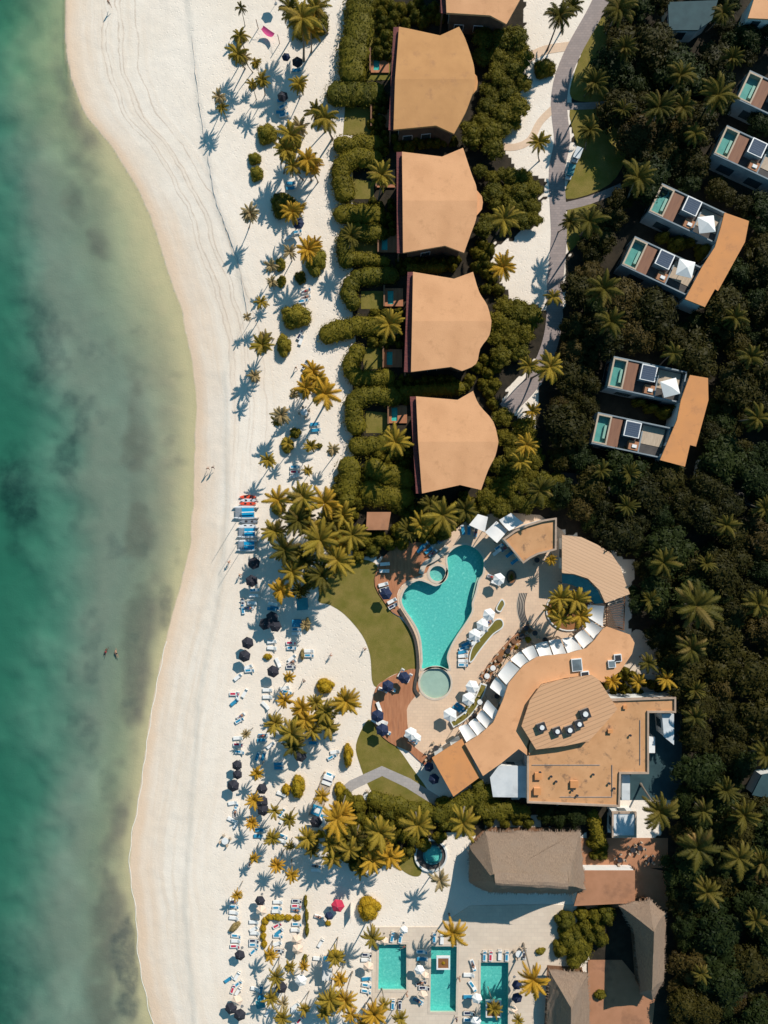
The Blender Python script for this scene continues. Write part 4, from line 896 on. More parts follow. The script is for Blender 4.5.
def palm_proto(mat, seed, h=8., R=3.0, nf=20, lean=.5, droop=1.0):
    """trunk + crown in metres; fronds of separate leaflets either side of a curved rib"""
    global RNG; RNG = np.random.default_rng(seed); random.seed(seed)
    V = []; F = []; M = []; FA = []
    def frond(az, el, L, tw):
        fr_, dead = random.random(), (1. if tw else (.35 if random.random() < .12 else 0.)); n0 = len(V)
        pts = []; p = Vector((0, 0, 0)); e = el; n = 9
        for i in range(n + 1):
            pts.append(p.copy()); st = L / n
            p = p + Vector((math.cos(az) * math.cos(e), math.sin(az) * math.cos(e), math.sin(e))) * st
            e -= (.07 + .17 * i / n) * droop
        side = Vector((-math.sin(az), math.cos(az), 0))
        for i in range(n):      # rib
            o = len(V); w = .05 * (1 - i / n) + .012
            V.extend([pts[i] - side * w, pts[i] + side * w, pts[i + 1] + side * w * .8, pts[i + 1] - side * w * .8]); F.append((o, o + 1, o + 2, o + 3)); M.append(0)
        m = 24
        for k in range(m):
            t = .10 + .88 * k / (m - 1); ii = min(n - 1, int(t * n)); fr = t * n - ii; c = pts[ii].lerp(pts[min(n, ii + 1)], fr)
            fw = (pts[ii + 1] - pts[ii]).normalized(); ln = L * (.20 * math.sin(math.pi * (t * .80 + .12)) + .03)
            for s_ in (-1, 1):
                d = (side * s_ * 1.0 + fw * (.6 + .6 * t) + Vector((0, 0, -.35 - random.uniform(0, .5)))).normalized()
                wv = fw * .062 * (L / 3) + Vector((0, 0, .012)); e_ = c + d * ln * random.uniform(.85, 1.1); mid = c.lerp(e_, .5) + Vector((0, 0, .05))
                o = len(V); V.extend([c - wv, mid - wv * .9, e_ - Vector((0, 0, .1)), mid + wv * .9, c + wv]); F.append((o, o + 1, o + 3, o + 4)); F.append((o + 1, o + 2, o + 3)); M.extend([0, 0])
        FA.extend([(fr_, dead, 0, 1)] * (len(V) - n0))
    ga = 2.39996
    for k in range(nf):
        t = k / nf; frond(k * ga + random.uniform(-.4, .4), math.radians(62 - 72 * t + random.uniform(-8, 8)), R * (1.12 - .12 * t) * random.uniform(.72, 1.15), 0)
    for k in range(4):
        frond(random.uniform(0, 6.28), math.radians(-30), R * .8, 1)
    V2 = [(v.x, v.y, v.z) for v in V]
    ang = random.uniform(0, 6.28); lx, ly = lean * math.cos(ang), lean * math.sin(ang)
    tip = Vector((0, 0, h)); me = bpy.data.meshes.new('crown'); me.from_pydata([(x, y, z + h) for x, y, z in V2], [], F); me.materials.append(MATS[mat]); ca = me.attributes.new('frond', 'FLOAT_COLOR', 'POINT'); ca.data.foreach_set('color', np.array(FA, np.float32).ravel()); me.update()
    mb = MB(); pts = [Vector((-lx * (1 - t) ** 1.7, -ly * (1 - t) ** 1.7, h * t)) for t in [i / 9 for i in range(10)]]
    mb.tube(pts, [.24 if i == 0 else .17 - .007 * i for i in range(10)], 'palm_bark', 8); tr = mb.mesh('trunk')
    mb = MB()
    for k in range(7): a = k * .9; mb.ball((.2 * math.cos(a), .2 * math.sin(a), h - .22), .13, 'leaf_yellow', 6, 4)
    return [('trunk', tr, None, []), ('crown', me, None, [('coconuts', mb.mesh('coconuts'), None, [])])]
PALMS = {}
for tone, m in (('y', 'palm_gold'), ('o', 'palm_olive'), ('g', 'palm_green'), ('p', 'palm_dry')):
    PALMS[tone] = [palm_proto(m, 100 + i * 7 + ord(tone), 8, 3., nf=(22, 28, 33, 18, 25)[i], lean=(.6, 1.3, 2.2, 1.0, 1.7)[i], droop=(1., 1.3, .8, 1.5, 1.1)[i]) for i in range(5)]
BUSH = {t: [bush_proto(m, 300 + i * 5 + ord(t)) for i in range(3)] for t, m in (('y', 'leaf_yellow'), ('b', 'leaf_bright'), ('g', 'leaf_garden'), ('d', 'leaf_dry'))}
BIG = {t: [bush_proto(m, 350 + i * 5 + ord(t), 11, 190, .036) for i in range(2)] for t, m in (('y', 'leaf_yellow'), ('b', 'leaf_bright'), ('g', 'leaf_garden'), ('d', 'leaf_dry'))}
TREES = {t: [tree_proto(m, 400 + i * 3 + ord(t), 1.0) for i in range(5)] for t, m in (('w', 'leaf_wood'), ('g', 'leaf_garden'), ('e', 'leaf_deep'), ('r', 'leaf_brown'))}
rnd = random.Random(11)
TONE = {'y': 'golden', 'o': 'olive', 'g': 'green', 'p': 'pale dry', 'b': 'yellow-green', 'd': 'pale dry', 'w': 'dark green', 'e': 'deep green', 'r': 'brownish'}
def size_word(r, a, b_): return 'small' if r < a else 'tall' if r > b_ else 'medium'
def palm(px, py, r, tone='y', h=None):
    if px > 585 and tone == 'o': tone = 'g'
    h = h or max(2.2, min(9, 1.6 + r * .40)); x, y = W(px, py, h)
    s_ = r * S * (H - h) / H / 3.0; pr = rnd.choice(PALMS[tone]); rz = rnd.uniform(0, 6.28)
    o = place(pr, 'palm_tree', (x, y, -.05), rz, (s_, s_, h / 8))
    tag(o, 'palm tree', 'palms of the resort', px=(px, py), desc=f'{size_word(r, 9, 15)} {TONE[tone]} palm')
def bush(px, py, rx, ry=None, tone='b', rz=0, h=None):
    if 640 <= px <= 710 and (230 < py < 260 or 398 < py < 420): h = 4.2
    ry = ry or rx; m = max(rx, ry); pr = rnd.choice((BIG if m > 7.5 else BUSH)[tone]); h = h or max(.7, min(3.2, m * .2)); x, y = W(px, py, h * .5)
    k = S * 1.02
    o = place(pr, 'shrub', (x, y, -.05), -math.radians(rz), (rx * k, ry * k, h / .88))
    tag(o, 'shrub', 'shrubs of the resort', px=(px, py), desc=f"{'small' if m < 7 else 'large' if m > 12 else 'medium'} {TONE[tone]} shrub")
P_ = [ # px, py, radius, tone
 (241,8,7,'g'),(240,36,11,'o'),(238,54,12,'o'),(244,58,8,'p'),(219,97,8,'p'),(222,108,7,'o'),(256,63,6,'o'),(262,80,9,'o'),(252,84,7,'o'),
 (302,18,22,'o'),(316,8,16,'o'),(290,8,14,'g'),(310,28,14,'y'),(299,84,10,'o'),(325,118,18,'o'),(316,112,12,'g'),(291,135,15,'o'),(286,150,13,'o'),(308,160,14,'y'),(300,127,10,'p'),(293,166,12,'o'),(313,167,11,'y'),
 (250,213,10,'p'),(292,212,12,'y'),(299,208,8,'y'),(290,252,9,'p'),(308,250,13,'y'),(315,245,9,'y'),(271,266,8,'p'),(272,282,7,'p'),(261,302,9,'o'),(247,317,5,'p'),(262,345,12,'o'),(266,338,8,'p'),(254.5,376,9,'p'),
 (313,371,12,'y'),(306,388,12,'y'),(325,394,18,'y'),(318,380,12,'y'),(294,394,6,'p'),(281,415,11,'p'),(277,421,7,'o'),(288,443,8,'o'),(333,449,9,'p'),(268,460,9,'o'),(311,446,8,'o'),(308,470,6,'o'),
 (278,500,16,'y'),(303,497,18,'o'),(325,503,18,'y'),(343,515,14,'o'),(298,520,17,'g'),(275,531,14,'o'),(320,540,21,'o'),(285,550,18,'g'),(337,560,20,'o'),(292,572,16,'o'),(322,575,17,'g'),(281,590,14,'y'),(310,528,16,'o'),(330,522,14,'g'),(305,560,14,'g'),(300,590,10,'g'),(345,545,12,'y'),
 (305,625,6,'p'),(285,700,9,'y'),(289,677,7,'y'),(302,708,12,'y'),(316,702,10,'o'),(326,711,13,'o'),(346,701,15,'y'),(329,727,13,'o'),(275,723,12,'o'),(292,733,16,'o'),(294,746,14,'g'),(305,720,13,'y'),(312,730,11,'o'),(246,734,5,'p'),
 (257,773,8,'y'),(254,800,9,'y'),(275,811,9,'o'),(289.6,819,9,'o'),(252,823,7,'y'),(272,838,9,'o'),(254,858,6,'y'),(277,865,8,'y'),(291.7,875,8,'y'),(322,796,9,'y'),(337,819,18,'y'),(341,812,13,'y'),(308,838,13,'o'),(331,843,13,'o'),(333,858,11,'o'),(312,850,9,'g'),(237,895,6,'y'),(290,846,6,'o'),
 (380,832,18,'o'),(372,860,14,'y'),(390,857,15,'y'),(350,850,15,'o'),(418,825,18,'o'),(463,823,18,'o'),(384,846,14,'y'),(360,870,9,'o'),(356,838,13,'g'),(440,880,12,'p'),
 (372,938,14,'o'),(453,933,16,'y'),(533,980,17,'y'),(270,955,9,'y'),(276,977,10,'o'),(290,967,7,'o'),(304,966,6,'y'),(271,998,9,'o'),(282,1018,10,'o'),(283,1003,7,'p'),(304,1009,8,'o'),(335,957,10,'o'),(340,979,9,'y'),(330,1000,14,'o'),(345,1000,12,'y'),(351,1014,10,'y'),(325,1012,10,'o'),(374,1014,13,'y'),(384,1005,9,'o'),(400,1018,9,'o'),(362,1024,10,'y'),(494,1009,8,'o'),
 (560,16,16,'g'),(572,6,13,'g'),(539,142,11,'o'),(504,219,18,'o'),(503,267,14,'y'),(553,297,11,'o'),(550,367,17,'o'),(529,366,11,'o'),(526,445,13,'y'),(532,411,9,'y'),(389,324,16,'o'),(395,442,17,'o'),(382,175,15,'o'),(351,236,12,'g'),(540,490,16,'g'),(520,462,12,'o'),
 (619,9,18,'o'),(595,83,15,'g'),(590,130,13,'g'),(718,95,22,'g'),(638,178,20,'g'),(659,107,18,'g'),(682,107,15,'g'),(589,221,20,'g'),(604,289,20,'g'),(611,322,17,'g'),(570,222,11,'g'),
 (629,473,11,'g'),(601,471,11,'g'),(696,606,26,'g'),(691,648,17,'g'),(648,663,12,'g'),(638,682,10,'y'),(666,679,11,'y'),(612,681,9,'y'),(695,717,13,'o'),(695,690,11,'g'),(660,811,20,'o'),(698,848,24,'o'),(739,858,21,'o'),(744,815,16,'o'),(762,863,14,'o'),(703,811,14,'g'),(755,920,13,'g'),(650,600,11,'g'),
 (421,524,13,'o'),(443,515,20,'o'),(352,535,17,'o'),(465,510,14,'g'),(408,530,12,'g'),(430,505,12,'g'),(560,598,14,'o'),(576,600,15,'o'),(561,619,14,'o'),(580,616,14,'y'),(553,609,10,'y'),(570,608,13,'g'),
 (551,560,6,'y'),(518,1020,7,'o'),(530,545,3,'o')]
for q in P_[:-1]: palm(*q)
UNDER = [(q[0] - 1 + (i % 3), q[1] + 1, q[2] * .62, q[2] * .55, {'y': 'y', 'o': 'b', 'g': 'g', 'p': 'd'}[q[3]]) for i, q in enumerate(P_[:-1]) if q[0] < 350 and 6 <= q[2] <= 13 and i % 5 != 0]
B_ = [ # px, py, rx, ry, tone, tilt
 (266,133,12,12,'o'),(254,158,8,7,'b'),(256,173,8,9,'b'),(283,205,16,14,'g'),(280,198,9,8,'g'),(315,258,13,19,'b'),(300,277,7,8,'g'),(280,264,6,8,'b'),(281,281,6,7,'b'),(295,316,18,14,'b'),(283.5,344.6,9,13,'b'),(295,433,7,7,'g'),(287,445,8,9,'b'),(319,446,4,4,'g'),
 (302,655,2.5,7,'d'),(267.5,657,5,4,'y'),(325,687,11,9,'y'),(297.5,788,8,13,'y'),(286,790,5,7,'y'),(339.6,791,7,9,'y'),(352,805,5,9,'y',20),(348,757,6,14,'y'),(307,625,3,8,'d'),
 (264,945,3.4,5,'y'),(263,937,3.4,5,'y'),(263,929,3.4,5,'y'),(265,922,4,4.5,'y'),(270,918,5,3.6,'y'),(278.6,918.4,7,4,'y'),(288,918.4,5,4,'y'),(297,918.4,4.5,3.6,'y'),(305.5,903,2.2,7,'o'),(306.5,917,2.4,8,'o'),(307,931,2.4,7,'o'),(305,960,3,5,'o'),(328,924,3.4,3.4,'y'),(234,928,8,3.4,'d',-40),(240,896,3,4,'d'),
 (369,911,14,14,'y'),(335,958,9,7,'y'),(541,952,6,4,'b',-15),(343,1003,6,5,'y'),(320,835,5,5,'y'),(511.5,577,3,5,'g'),(540,800,5,4,'g'),(308,20,23,20,'g'),(494,1009,6,6,'y'),(443.5,963,3.5,3.5,'y'),
 (545,67,13,11,'g'),(541,70,8,8,'g'),(528,640,4,4,'y'),(516,646,4,4,'y'),(499,665,3.5,3.5,'g'),(506,655,4,3.5,'g'),(490,672,3,3,'y'),(468,708,2.5,5,'b',40),(480,690,2.5,5,'b',20),(475,700,2.5,5,'b',30),(461,717,2.5,5,'b',60),
 (601,996,7,5,'g'),(612,888,5,5,'g'),(305,485,4,3,'d'),(678,243,11,9,'g'),(692,238,10,8,'g'),(704,250,9,11,'g'),(664,236,8,6,'g'),(300,512,14,12,'b'),(322,532,13,14,'g'),(292,556,13,12,'g'),(312,580,12,10,'g'),(338,540,11,12,'g'),(278,508,9,8,'b'),(302,722,12,9,'b'),(322,718,11,9,'b'),(293,738,11,10,'b'),(343,706,7,7,'y'),(335,835,11,12,'g'),(311,843,9,8,'b'),(322,388,10,9,'y'),(308,374,8,7,'y'),(292,140,11,12,'b'),(307,162,11,9,'b'),(322,118,9,8,'g'),(334,1004,10,9,'b'),(376,1016,9,8,'y'),(384,858,11,9,'b'),(388,838,12,10,'g'),(652,408,9,6,'g'),(665,412,10,8,'g'),(676,408,8,8,'g'),(640,402,8,5,'g')]
for q in B_ + UNDER:
    t = q[4] if q[4] != 'o' else 'b'
    bush(q[0], q[1], q[2], q[3], t, q[5] if len(q) > 5 else 0)
# clipped hedges of the villas
def hedge(pts, w, h, tone, lab):
    """leafy rounded wall along a line of pixels"""
    global RNG; RNG = np.random.default_rng(int(pts[0][0] * 7 + pts[0][1]))
    C = smooth_poly(pts, 6, False) if len(pts) > 2 else [tuple(Vector(pts[0]).lerp(Vector(pts[1]), k / 8)) for k in range(9)]
    P = np.array([W(p[0], p[1], h * .6) for p in C]); o0 = P[0].copy(); P = P - o0; hw = w * S / 2
    parts = []; seg = np.linalg.norm(np.diff(P, axis=0), axis=1); cum = np.concatenate([[0], np.cumsum(seg)]); L = cum[-1]
    k = max(2, int(L / (hw * .55)))
    cs = [np.array([np.interp(L * i / k, cum, P[:, 0]), np.interp(L * i / k, cum, P[:, 1])]) for i in range(k + 1)]
    for c in cs:
        r = hw * RNG.uniform(.86, 1.08); c = c + RNG.normal(0, hw * .08, 2)
        v, f = lump((c[0], c[1], h * .42), 1, 1, 10, 7, .07); v = (v - np.array((c[0], c[1], h * .42))) * np.array((r, r, h * .5)) + np.array((c[0], c[1], h * .42)); parts.append((v, f, 0))
        n = int(60 * r * r) + 30; d = sphere_dirs(n, -.1); cc = np.array((c[0], c[1], h * .42)) + d * np.array((r, r, h * .5)) * RNG.uniform(.88, 1.3, n)[:, None]
        v, f = leafset(cc, d, .14); parts.append((v, f, 0))
    o = bpy.data.objects.new('hedge', np_mesh('hedge', parts, [tone])); COL.objects.link(o); o.location = (o0[0], o0[1], 0)
    tag(o, 'hedge', 'rounded hedges of the beach villas', px=(sum(p[0] for p in pts) / len(pts), sum(p[1] for p in pts) / len(pts)), desc=lab)
HD = [([(362, -5), (358, 30), (352, 70)], 30, 3.0), ([(338, 92), (374, 93)], 24, 2.6), ([(340, 144), (374, 143)], 17, 2.2), ([(374, 157), (350, 158), (341, 172), (345, 192)], 20, 2.6), ([(343, 214), (374, 214)], 20, 2.2),
 ([(378, 233), (352, 233), (345, 247), (347, 260)], 18, 2.4), ([(392, 275), (357, 277), (349, 290), (352, 302)], 17, 2.4), ([(329, 334), (345, 328), (382, 325)], 20, 2.2), ([(357, 352), (350, 364), (358, 377), (386, 378)], 17, 2.4),
 ([(395, 396), (362, 396), (353, 408), (356, 425)], 20, 2.6), ([(358, 446), (388, 444)], 20, 2.2), ([(349, 468), (348, 498)], 22, 3.), ([(372, 470), (405, 480)], 22, 3.), ([(350, 257), (385, 262)], 12, 2.), ([(372, 493), (402, 497)], 24, 3.),
 ([(404, 392), (430, 390), (458, 388)], 12, 2.4), ([(410, 268), (440, 268)], 9, 2.4), ([(375, 800), (400, 808), (428, 812)], 17, 2.4), ([(440, 815), (470, 800), (488, 792)], 17, 2.8), ([(478, 785), (482, 810), (500, 812)], 16, 2.6), ([(500, 808), (525, 812)], 14, 2.6), ([(590, 811), (600, 840)], 13, 2.4), ([(632, 697), (645, 697), (672, 696)], 5, 1.5), ([(570, 940), (585, 950), (575, 962)], 16, 2.2), ([(446, 700 - 0), (448, 701)], 1, .3)]
for p, w, h in HD[:-1]: hedge(p, w, h, 'leaf_garden', 'thick rounded green hedge')
# trees of the gardens and the wood
EXCL = []
def poly_px(l): EXCL.append(l)
for l in ([(392, 25), (460, 24), (480, 75), (478, 100), (456, 136), (386, 132)], [(396, 150), (464, 146), (486, 195), (484, 215), (465, 256), (396, 255)], [(403, 270), (474, 270), (493, 310), (490, 338), (463, 375), (403, 374)], [(409, 395), (474, 389), (500, 440), (483, 492), (424, 496), (414, 494)], [(437, -50), (525, -50), (506, 26), (440, 16)],
 [(656, 175), (752, 215), (748, 245), (705, 312), (610, 275)], [(608, 350), (712, 372), (712, 402), (700, 450), (688, 470), (586, 448)], [(720, 120), (800, 145), (800, 190), (700, 175)], [(742, 60), (800, 85), (800, 120), (732, 105)], [(664, -5), (722, -5), (700, 34), (665, 34)], [(744, -20), (800, -20), (800, 24), (744, 22)], [(754, 765), (800, 765), (800, 810), (745, 800)],
 [(600, 805), (640, 805), (640, 840), (600, 840)], [(466, 828), (590, 828), (590, 905), (466, 905)], [(584, 862), (640, 862), (640, 905), (570, 910)], [(615, 895), (670, 895), (668, 1008), (612, 1010)], [(362, 508), (394, 508), (392, 534), (362, 534)], [(498, 520), (560, 515), (634, 560), (634, 600), (600, 610)]):
    poly_px(l)
WALKP = band(walk, 44)
EXCL += [[(644, 692), (682, 692), (682, 800), (612, 800)], [(560, -10), (600, 10), (602, 100), (612, 150), (598, 190), (590, 214), (575, 250), (556, 250)], [(490, 225), (560, 225), (560, 300), (515, 300), (500, 275)], [(500, 372), (560, 340), (560, 372), (520, 412), (498, 408)]]
placed = []
def scatter(poly, rmin, rmax, dens, tone, zone, hmul=1., mx=400, seed=1, kind='tree'):
    rr = random.Random(seed); xs_ = [p[0] for p in poly]; ys_ = [p[1] for p in poly]; made = 0; fail = 0
    while fail < 260 and made < mx:
        px, py = rr.uniform(min(xs_), max(xs_)), rr.uniform(min(ys_), max(ys_)); r = rr.uniform(rmin, rmax)
        if not inside((px, py), poly): continue
        bad = any(inside((px + dx * r * .55, py + dy * r * .55), e) for e in EXCL for dx, dy in ((0, 0), (1, 0), (-1, 0), (0, 1), (0, -1)))
        if bad or inside((px, py), WALKP) or any(math.dist((px, py), q[:2]) < (r + q[2]) * dens for q in placed): fail += 1; continue
        fail = 0; made += 1; placed.append((px, py, r))
        if kind == 'shrub':
            h = max(2.0, r * S * 1.5); x, y = W(px, py, h * .6); o = place(rr.choice(BIG[tone]), 'garden_shrub', (x, y, -.05), rr.uniform(0, 6.28), (r * S * 1.1, r * S * rr.uniform(.9, 1.15), h / .88))
            tag(o, 'shrub', 'leafy shrubs of the ' + zone, px=(px, py), desc=f"{'low' if r < 7 else 'rounded'} green garden shrub"); continue
        tn = tone if tone != 'w' else rr.choice('wwwwwweeer')
        h = (r * S * 1.75 + rr.uniform(-.4, .8)) * hmul; x, y = W(px, py, h * .8); k = r * S * 1.08
        o = place(rr.choice(TREES[tn]), 'broadleaf_tree', (x, y, -.1), rr.uniform(0, 6.28), (k, k, h / 2.1))
        tag(o, 'tree', 'broadleaf trees of the ' + zone, px=(px, py), desc=f"{'small' if r < 9 else 'broad' if r > 18 else 'medium'} {TONE[tn]} tree")
G = [([(478, 20), (530, 25), (524, 84), (512, 132), (492, 148), (468, 140), (482, 80)], 8, 13, 'g'), ([(480, 165), (545, 178), (546, 214), (512, 240), (482, 228)], 7, 12, 'g'), ([(468, 232), (500, 244), (502, 290), (486, 292), (474, 260)], 6, 9, 'g'),
 ([(496, 296), (545, 308), (545, 362), (502, 372), (494, 340)], 9, 13, 'g'), ([(482, 350), (500, 355), (502, 408), (484, 400), (468, 382)], 6, 10, 'g'), ([(500, 405), (520, 412), (540, 470), (560, 475), (560, 514), (500, 512), (484, 500), (502, 450)], 8, 13, 'g'),
 ([(388, 134), (455, 138), (440, 154), (396, 150)], 5, 7, 'g'), ([(396, 256), (460, 258), (450, 272), (400, 270)], 4, 6, 'g'), ([(400, 376), (460, 378), (470, 386), (410, 388)], 4, 6, 'g'), ([(380, 0), (436, 0), (440, 18), (392, 24), (388, 60), (376, 60)], 6, 9, 'g'),
 ([(372, 100), (388, 98), (386, 150), (372, 150)], 4, 6, 'g'), ([(370, 200), (395, 200), (394, 236), (370, 236)], 4, 7, 'g'), ([(372, 312), (402, 312), (402, 345), (372, 345)], 4, 7, 'g'), ([(376, 380), (408, 380), (408, 400), (376, 400)], 5, 7, 'g'), ([(376, 440), (412, 440), (416, 500), (372, 500)], 6, 9, 'g'),
 ([(335, 480), (360, 470), (420, 500), (482, 496), (500, 512), (462, 524), (440, 538), (405, 540), (392, 552), (352, 560), (340, 520)], 7, 11, 'g'), ([(440, 805), (490, 800), (530, 812), (540, 834), (486, 834), (445, 830)], 6, 9, 'g'), ([(545, 808), (588, 808), (588, 850), (548, 846)], 9, 13, 'w'), ([(588, 808), (606, 812), (604, 862), (590, 862)], 5, 8, 'g'),
 ([(345, 800), (430, 812), (445, 838), (415, 850), (400, 860), (352, 866), (335, 845)], 7, 10, 'g'), ([(565, 918), (622, 912), (616, 935), (560, 960)], 7, 11, 'g'), ([(585, 670), (625, 672), (672, 690), (660, 697), (612, 696)], 4, 6, 'g')]
for i, (p, a, b_, t) in enumerate(G): scatter(p, a, b_, .6, t, 'villa gardens', .85, seed=50 + i, kind='tree' if b_ > 11 else 'shrub')
WOOD = [(612, -20), (800, -20), (800, 1050), (672, 1050), (672, 905), (680, 800), (684, 712), (680, 690), (660, 655), (640, 600), (632, 556), (600, 528), (565, 516), (548, 500), (552, 478), (545, 430), (560, 360), (575, 320), (572, 250), (600, 205), (630, 190), (634, 150), (616, 100)]
scatter(WOOD, 18, 25, .62, 'w', 'wood', .8, mx=80, seed=5); scatter(WOOD, 10, 17, .53, 'w', 'wood', .9, mx=175, seed=6)
wp_ = random.Random(21); pl_ = []
for _ in range(4000):
    px, py, r = wp_.uniform(560, 766), wp_.uniform(5, 1020), wp_.uniform(10, 17)
    if len(pl_) >= 20: break
    if inside((px, py), WOOD) and not any(inside((px, py), e) for e in EXCL) and not inside((px, py), WALKP) and all(math.dist((px, py), q) > 40 for q in pl_) and all(math.dist((px, py), q[:2]) > q[2] + r for q in P_):
        pl_.append((px, py)); palm(px, py, r, 'g')
GAP = [(612, 10), (660, 40), (700, 40), (740, 60), (700, 100), (640, 100), (618, 90)]
# ------------------------------------------------------------------ beach furniture
def parasol_proto(cloth, r=1.3, h=2.55, n=8, scallop=True):
    c = MB(); N = n * 4; rings = []
    for z_off in (0, -.03):
        vs = [(0, 0, h + .55 + z_off)]
        for q in range(1, 5):
            t = q / 4
            for k in range(N):
                a = 2 * math.pi * k / N; m_ = abs(((k / 4) % 1) - .5) * 2; rr = r * t * math.cos(math.pi / n) / math.cos(math.pi / n * m_); vs.append((rr * math.cos(a), rr * math.sin(a), h + .55 * (1 - t ** 1.1) - .05 * (1 - m_) * t + z_off))
        rings.append(vs)
    vs = rings[0] + rings[1]; L = len(rings[0]); fs = []
    for o in (0, L):
        for k in range(N): f = (o, o + 1 + k, o + 1 + (k + 1) % N); fs.append(f if o == 0 else f[::-1])
        for q in range(3):
            for k in range(N):
                a = o + 1 + q * N + k; b_ = o + 1 + q * N + (k + 1) % N; f = (a, a + N, b_ + N, b_); fs.append(f if o == 0 else f[::-1])
    for k in range(N): a = 1 + 3 * N + k; b_ = 1 + 3 * N + (k + 1) % N; fs.append((a, L + a, L + b_, b_))
    c.add(vs, fs, cloth); c.tube([(0, 0, h + .5), (0, 0, h + .72)], .05, 'steel', 6)
    p = MB(); p.tube([(0, 0, 0), (0, 0, h + .5)], .035, 'pale_wood', 6)
    rb = MB()
    for k in range(n): a = 2 * math.pi * k / n; rb.tube([(0, 0, h + .48), (r * .98 * math.cos(a), r * .98 * math.sin(a), h - .05)], .02, 'pale_wood', 4)
    bs = MB(); bs.tube([(0, 0, 0), (0, 0, .1)], .3, 'steel', 12)
    return [('canopy', c.mesh('canopy'), None, [('ribs', rb.mesh('ribs'), None, [])]), ('pole', p.mesh('pole'), None, []), ('base', bs.mesh('base'), None, [])]
PAR = {k: parasol_proto(c, n=6) for k, c in (('black', 'black_cloth'), ('navy', 'navy_cloth'), ('beige', 'beige_cloth'), ('white', 'white_cloth'), ('red', 'red_cloth'))}
def parasol(px, py, col='black', r=6.3, z=0, h=2.55):
    x, y = W(px, py, h + z); s_ = r * S / 1.3; o = place(PAR[col], 'parasol', (x, y, z), rnd.uniform(0, 1), (s_, s_, 1))
    if col == 'red': tag(o, 'parasol', label='the only red parasol, open on the sand near the bottom'); return
    tag(o, 'parasol', 'parasols of the resort', px=(px, py), desc=f'open {col} parasol')
def lounger_proto(cush, towel=None, frame='white_paint'):
    f = MB()
    for s_ in (-1, 1): f.box((0, s_ * .31, .28), (1.95, .05, .07), frame)
    for x in (-.97, .97): f.box((x, 0, .28), (.05, .67, .07), frame)
    for i in range(6): f.box((-.8 + i * .22, 0, .3), (.08, .6, .02), frame)
    lg = MB()
    leg = lambda x, y: (lambda m: (m.box((x, y, .13), (.05, .05, .26), frame), m.mesh('leg'))[1])(MB())
    c = MB(); c.box((-.33, 0, .37), (1.26, .62, .1), cush)
    b_ = MB(); b_.box((.62, 0, .55), (.74, .62, .1), cush, ry=-math.radians(30)); 
    pl = MB(); pl.box((.82, 0, .73), (.26, .44, .08), towel or 'white_cloth', ry=-math.radians(30))
    parts = [('frame', f.mesh('frame'), None, []), ('cushion', c.mesh('cushion'), None, []), ('backrest', b_.mesh('backrest'), None, [('headrest', pl.mesh('headrest'), None, [])])]
    if towel: t = MB(); t.box((-.3, .05, .43), (1.0, .42, .02), towel); parts[1][3].append(('towel', t.mesh('towel'), None, []))
    for x in (-.85, .85):
        for y in (-.29, .29): parts.append(('leg', leg(x, y), None, []))
    return parts
LOU = {'white': lounger_proto('white_cloth'), 'blue': lounger_proto('blue_cloth'), 'towel': lounger_proto('white_cloth', 'blue_cloth'), 'grey': lounger_proto('sail_cloth', 'navy_cloth', 'dark_metal'), 'red': lounger_proto('white_cloth', 'red_cloth')}
LD = {'white': 'white sun lounger', 'blue': 'blue sun lounger', 'towel': 'blue-towelled white lounger', 'grey': 'grey framed lounger', 'red': 'red-towelled white lounger'}
LSPOTS = []
def lounger(px, py, ang=0, col='white', z=0, sc=1.0):
    x, y = W(px, py, .4 + z); o = place(LOU[col], 'sun_lounger', (x, y, z), math.radians(ang), (sc, sc, 1)); LSPOTS.append((x, y, z, math.radians(ang)))
    tag(o, 'sun lounger', 'sun loungers of the resort', px=(px, py), desc=LD[col])
for q in [(253.9,563.3),(251.6,581),(272,617.5),(265,624),(275.3,626),(247.6,643),(244.5,656),(273,671.5),(237,765.4,'black',5.3),(237.4,774.7,'black',5),(233.2,785.8),(262,789,'black',5.6),(262,802),(263,810),(300.5,756),(316,822),(260,900.8,'black',5.2),(261.4,910.6,'beige',5.6),(239.8,955.3,'black',5.5),(296.8,940,'beige',5.5),(297.7,949,'beige',5.8),
          (237,1000.7,'beige',5.6),(231,1008.4),(239.7,1015),(281,987.6),(301,980.5,'white',6.2),(337.8,905.7,'red',6.8),(368.5,967,'beige',5.6),(404,930,'white',4.2),(419.6,970,'white',5.2),(425,976,'beige',4.5),(423,995,'beige',5),(384,941,'beige',4.6),(477,998.5,'white',5.4),(476,1021.5,'white',5.4),
          (297.3,62,'black',5.6),(282.7,96.5,'black',5.6),(298.3,223.5,'navy',6),(286,57,'navy',4.4),(274,-6,'black',6)]: parasol(*q)
for q in [(387.8,686,'navy'),(404,677.6,'navy'),(377.6,716,'navy',6.6),(382.4,730,'navy',6.6),(386,594,'navy')]: parasol(q[0], q[1], q[2], q[3] if len(q) > 3 else 6.2, .22)
for q in [(472.3,686.7,6.8),(468.4,699,6.8),(450,714.7,7.2),(411,733.6,6.5),(416.5,738,5),(489,614.5,6.4),(482.5,625,6.4),(474.7,635,6.4),(499,579,6.2)]: parasol(q[0], q[1], 'white', q[2], .15)
for q in [(429,767,'navy',5),(434,779,'navy',5.6)]: parasol(q[0], q[1], q[2], q[3], .1)
parasol(517, 985, 'navy', 5.2, .1); parasol(517, 998, 'navy', 5.5, .1); parasol(513, 1010, 'beige', 4.8, .1); parasol(329, 916, 'navy', 4.4)
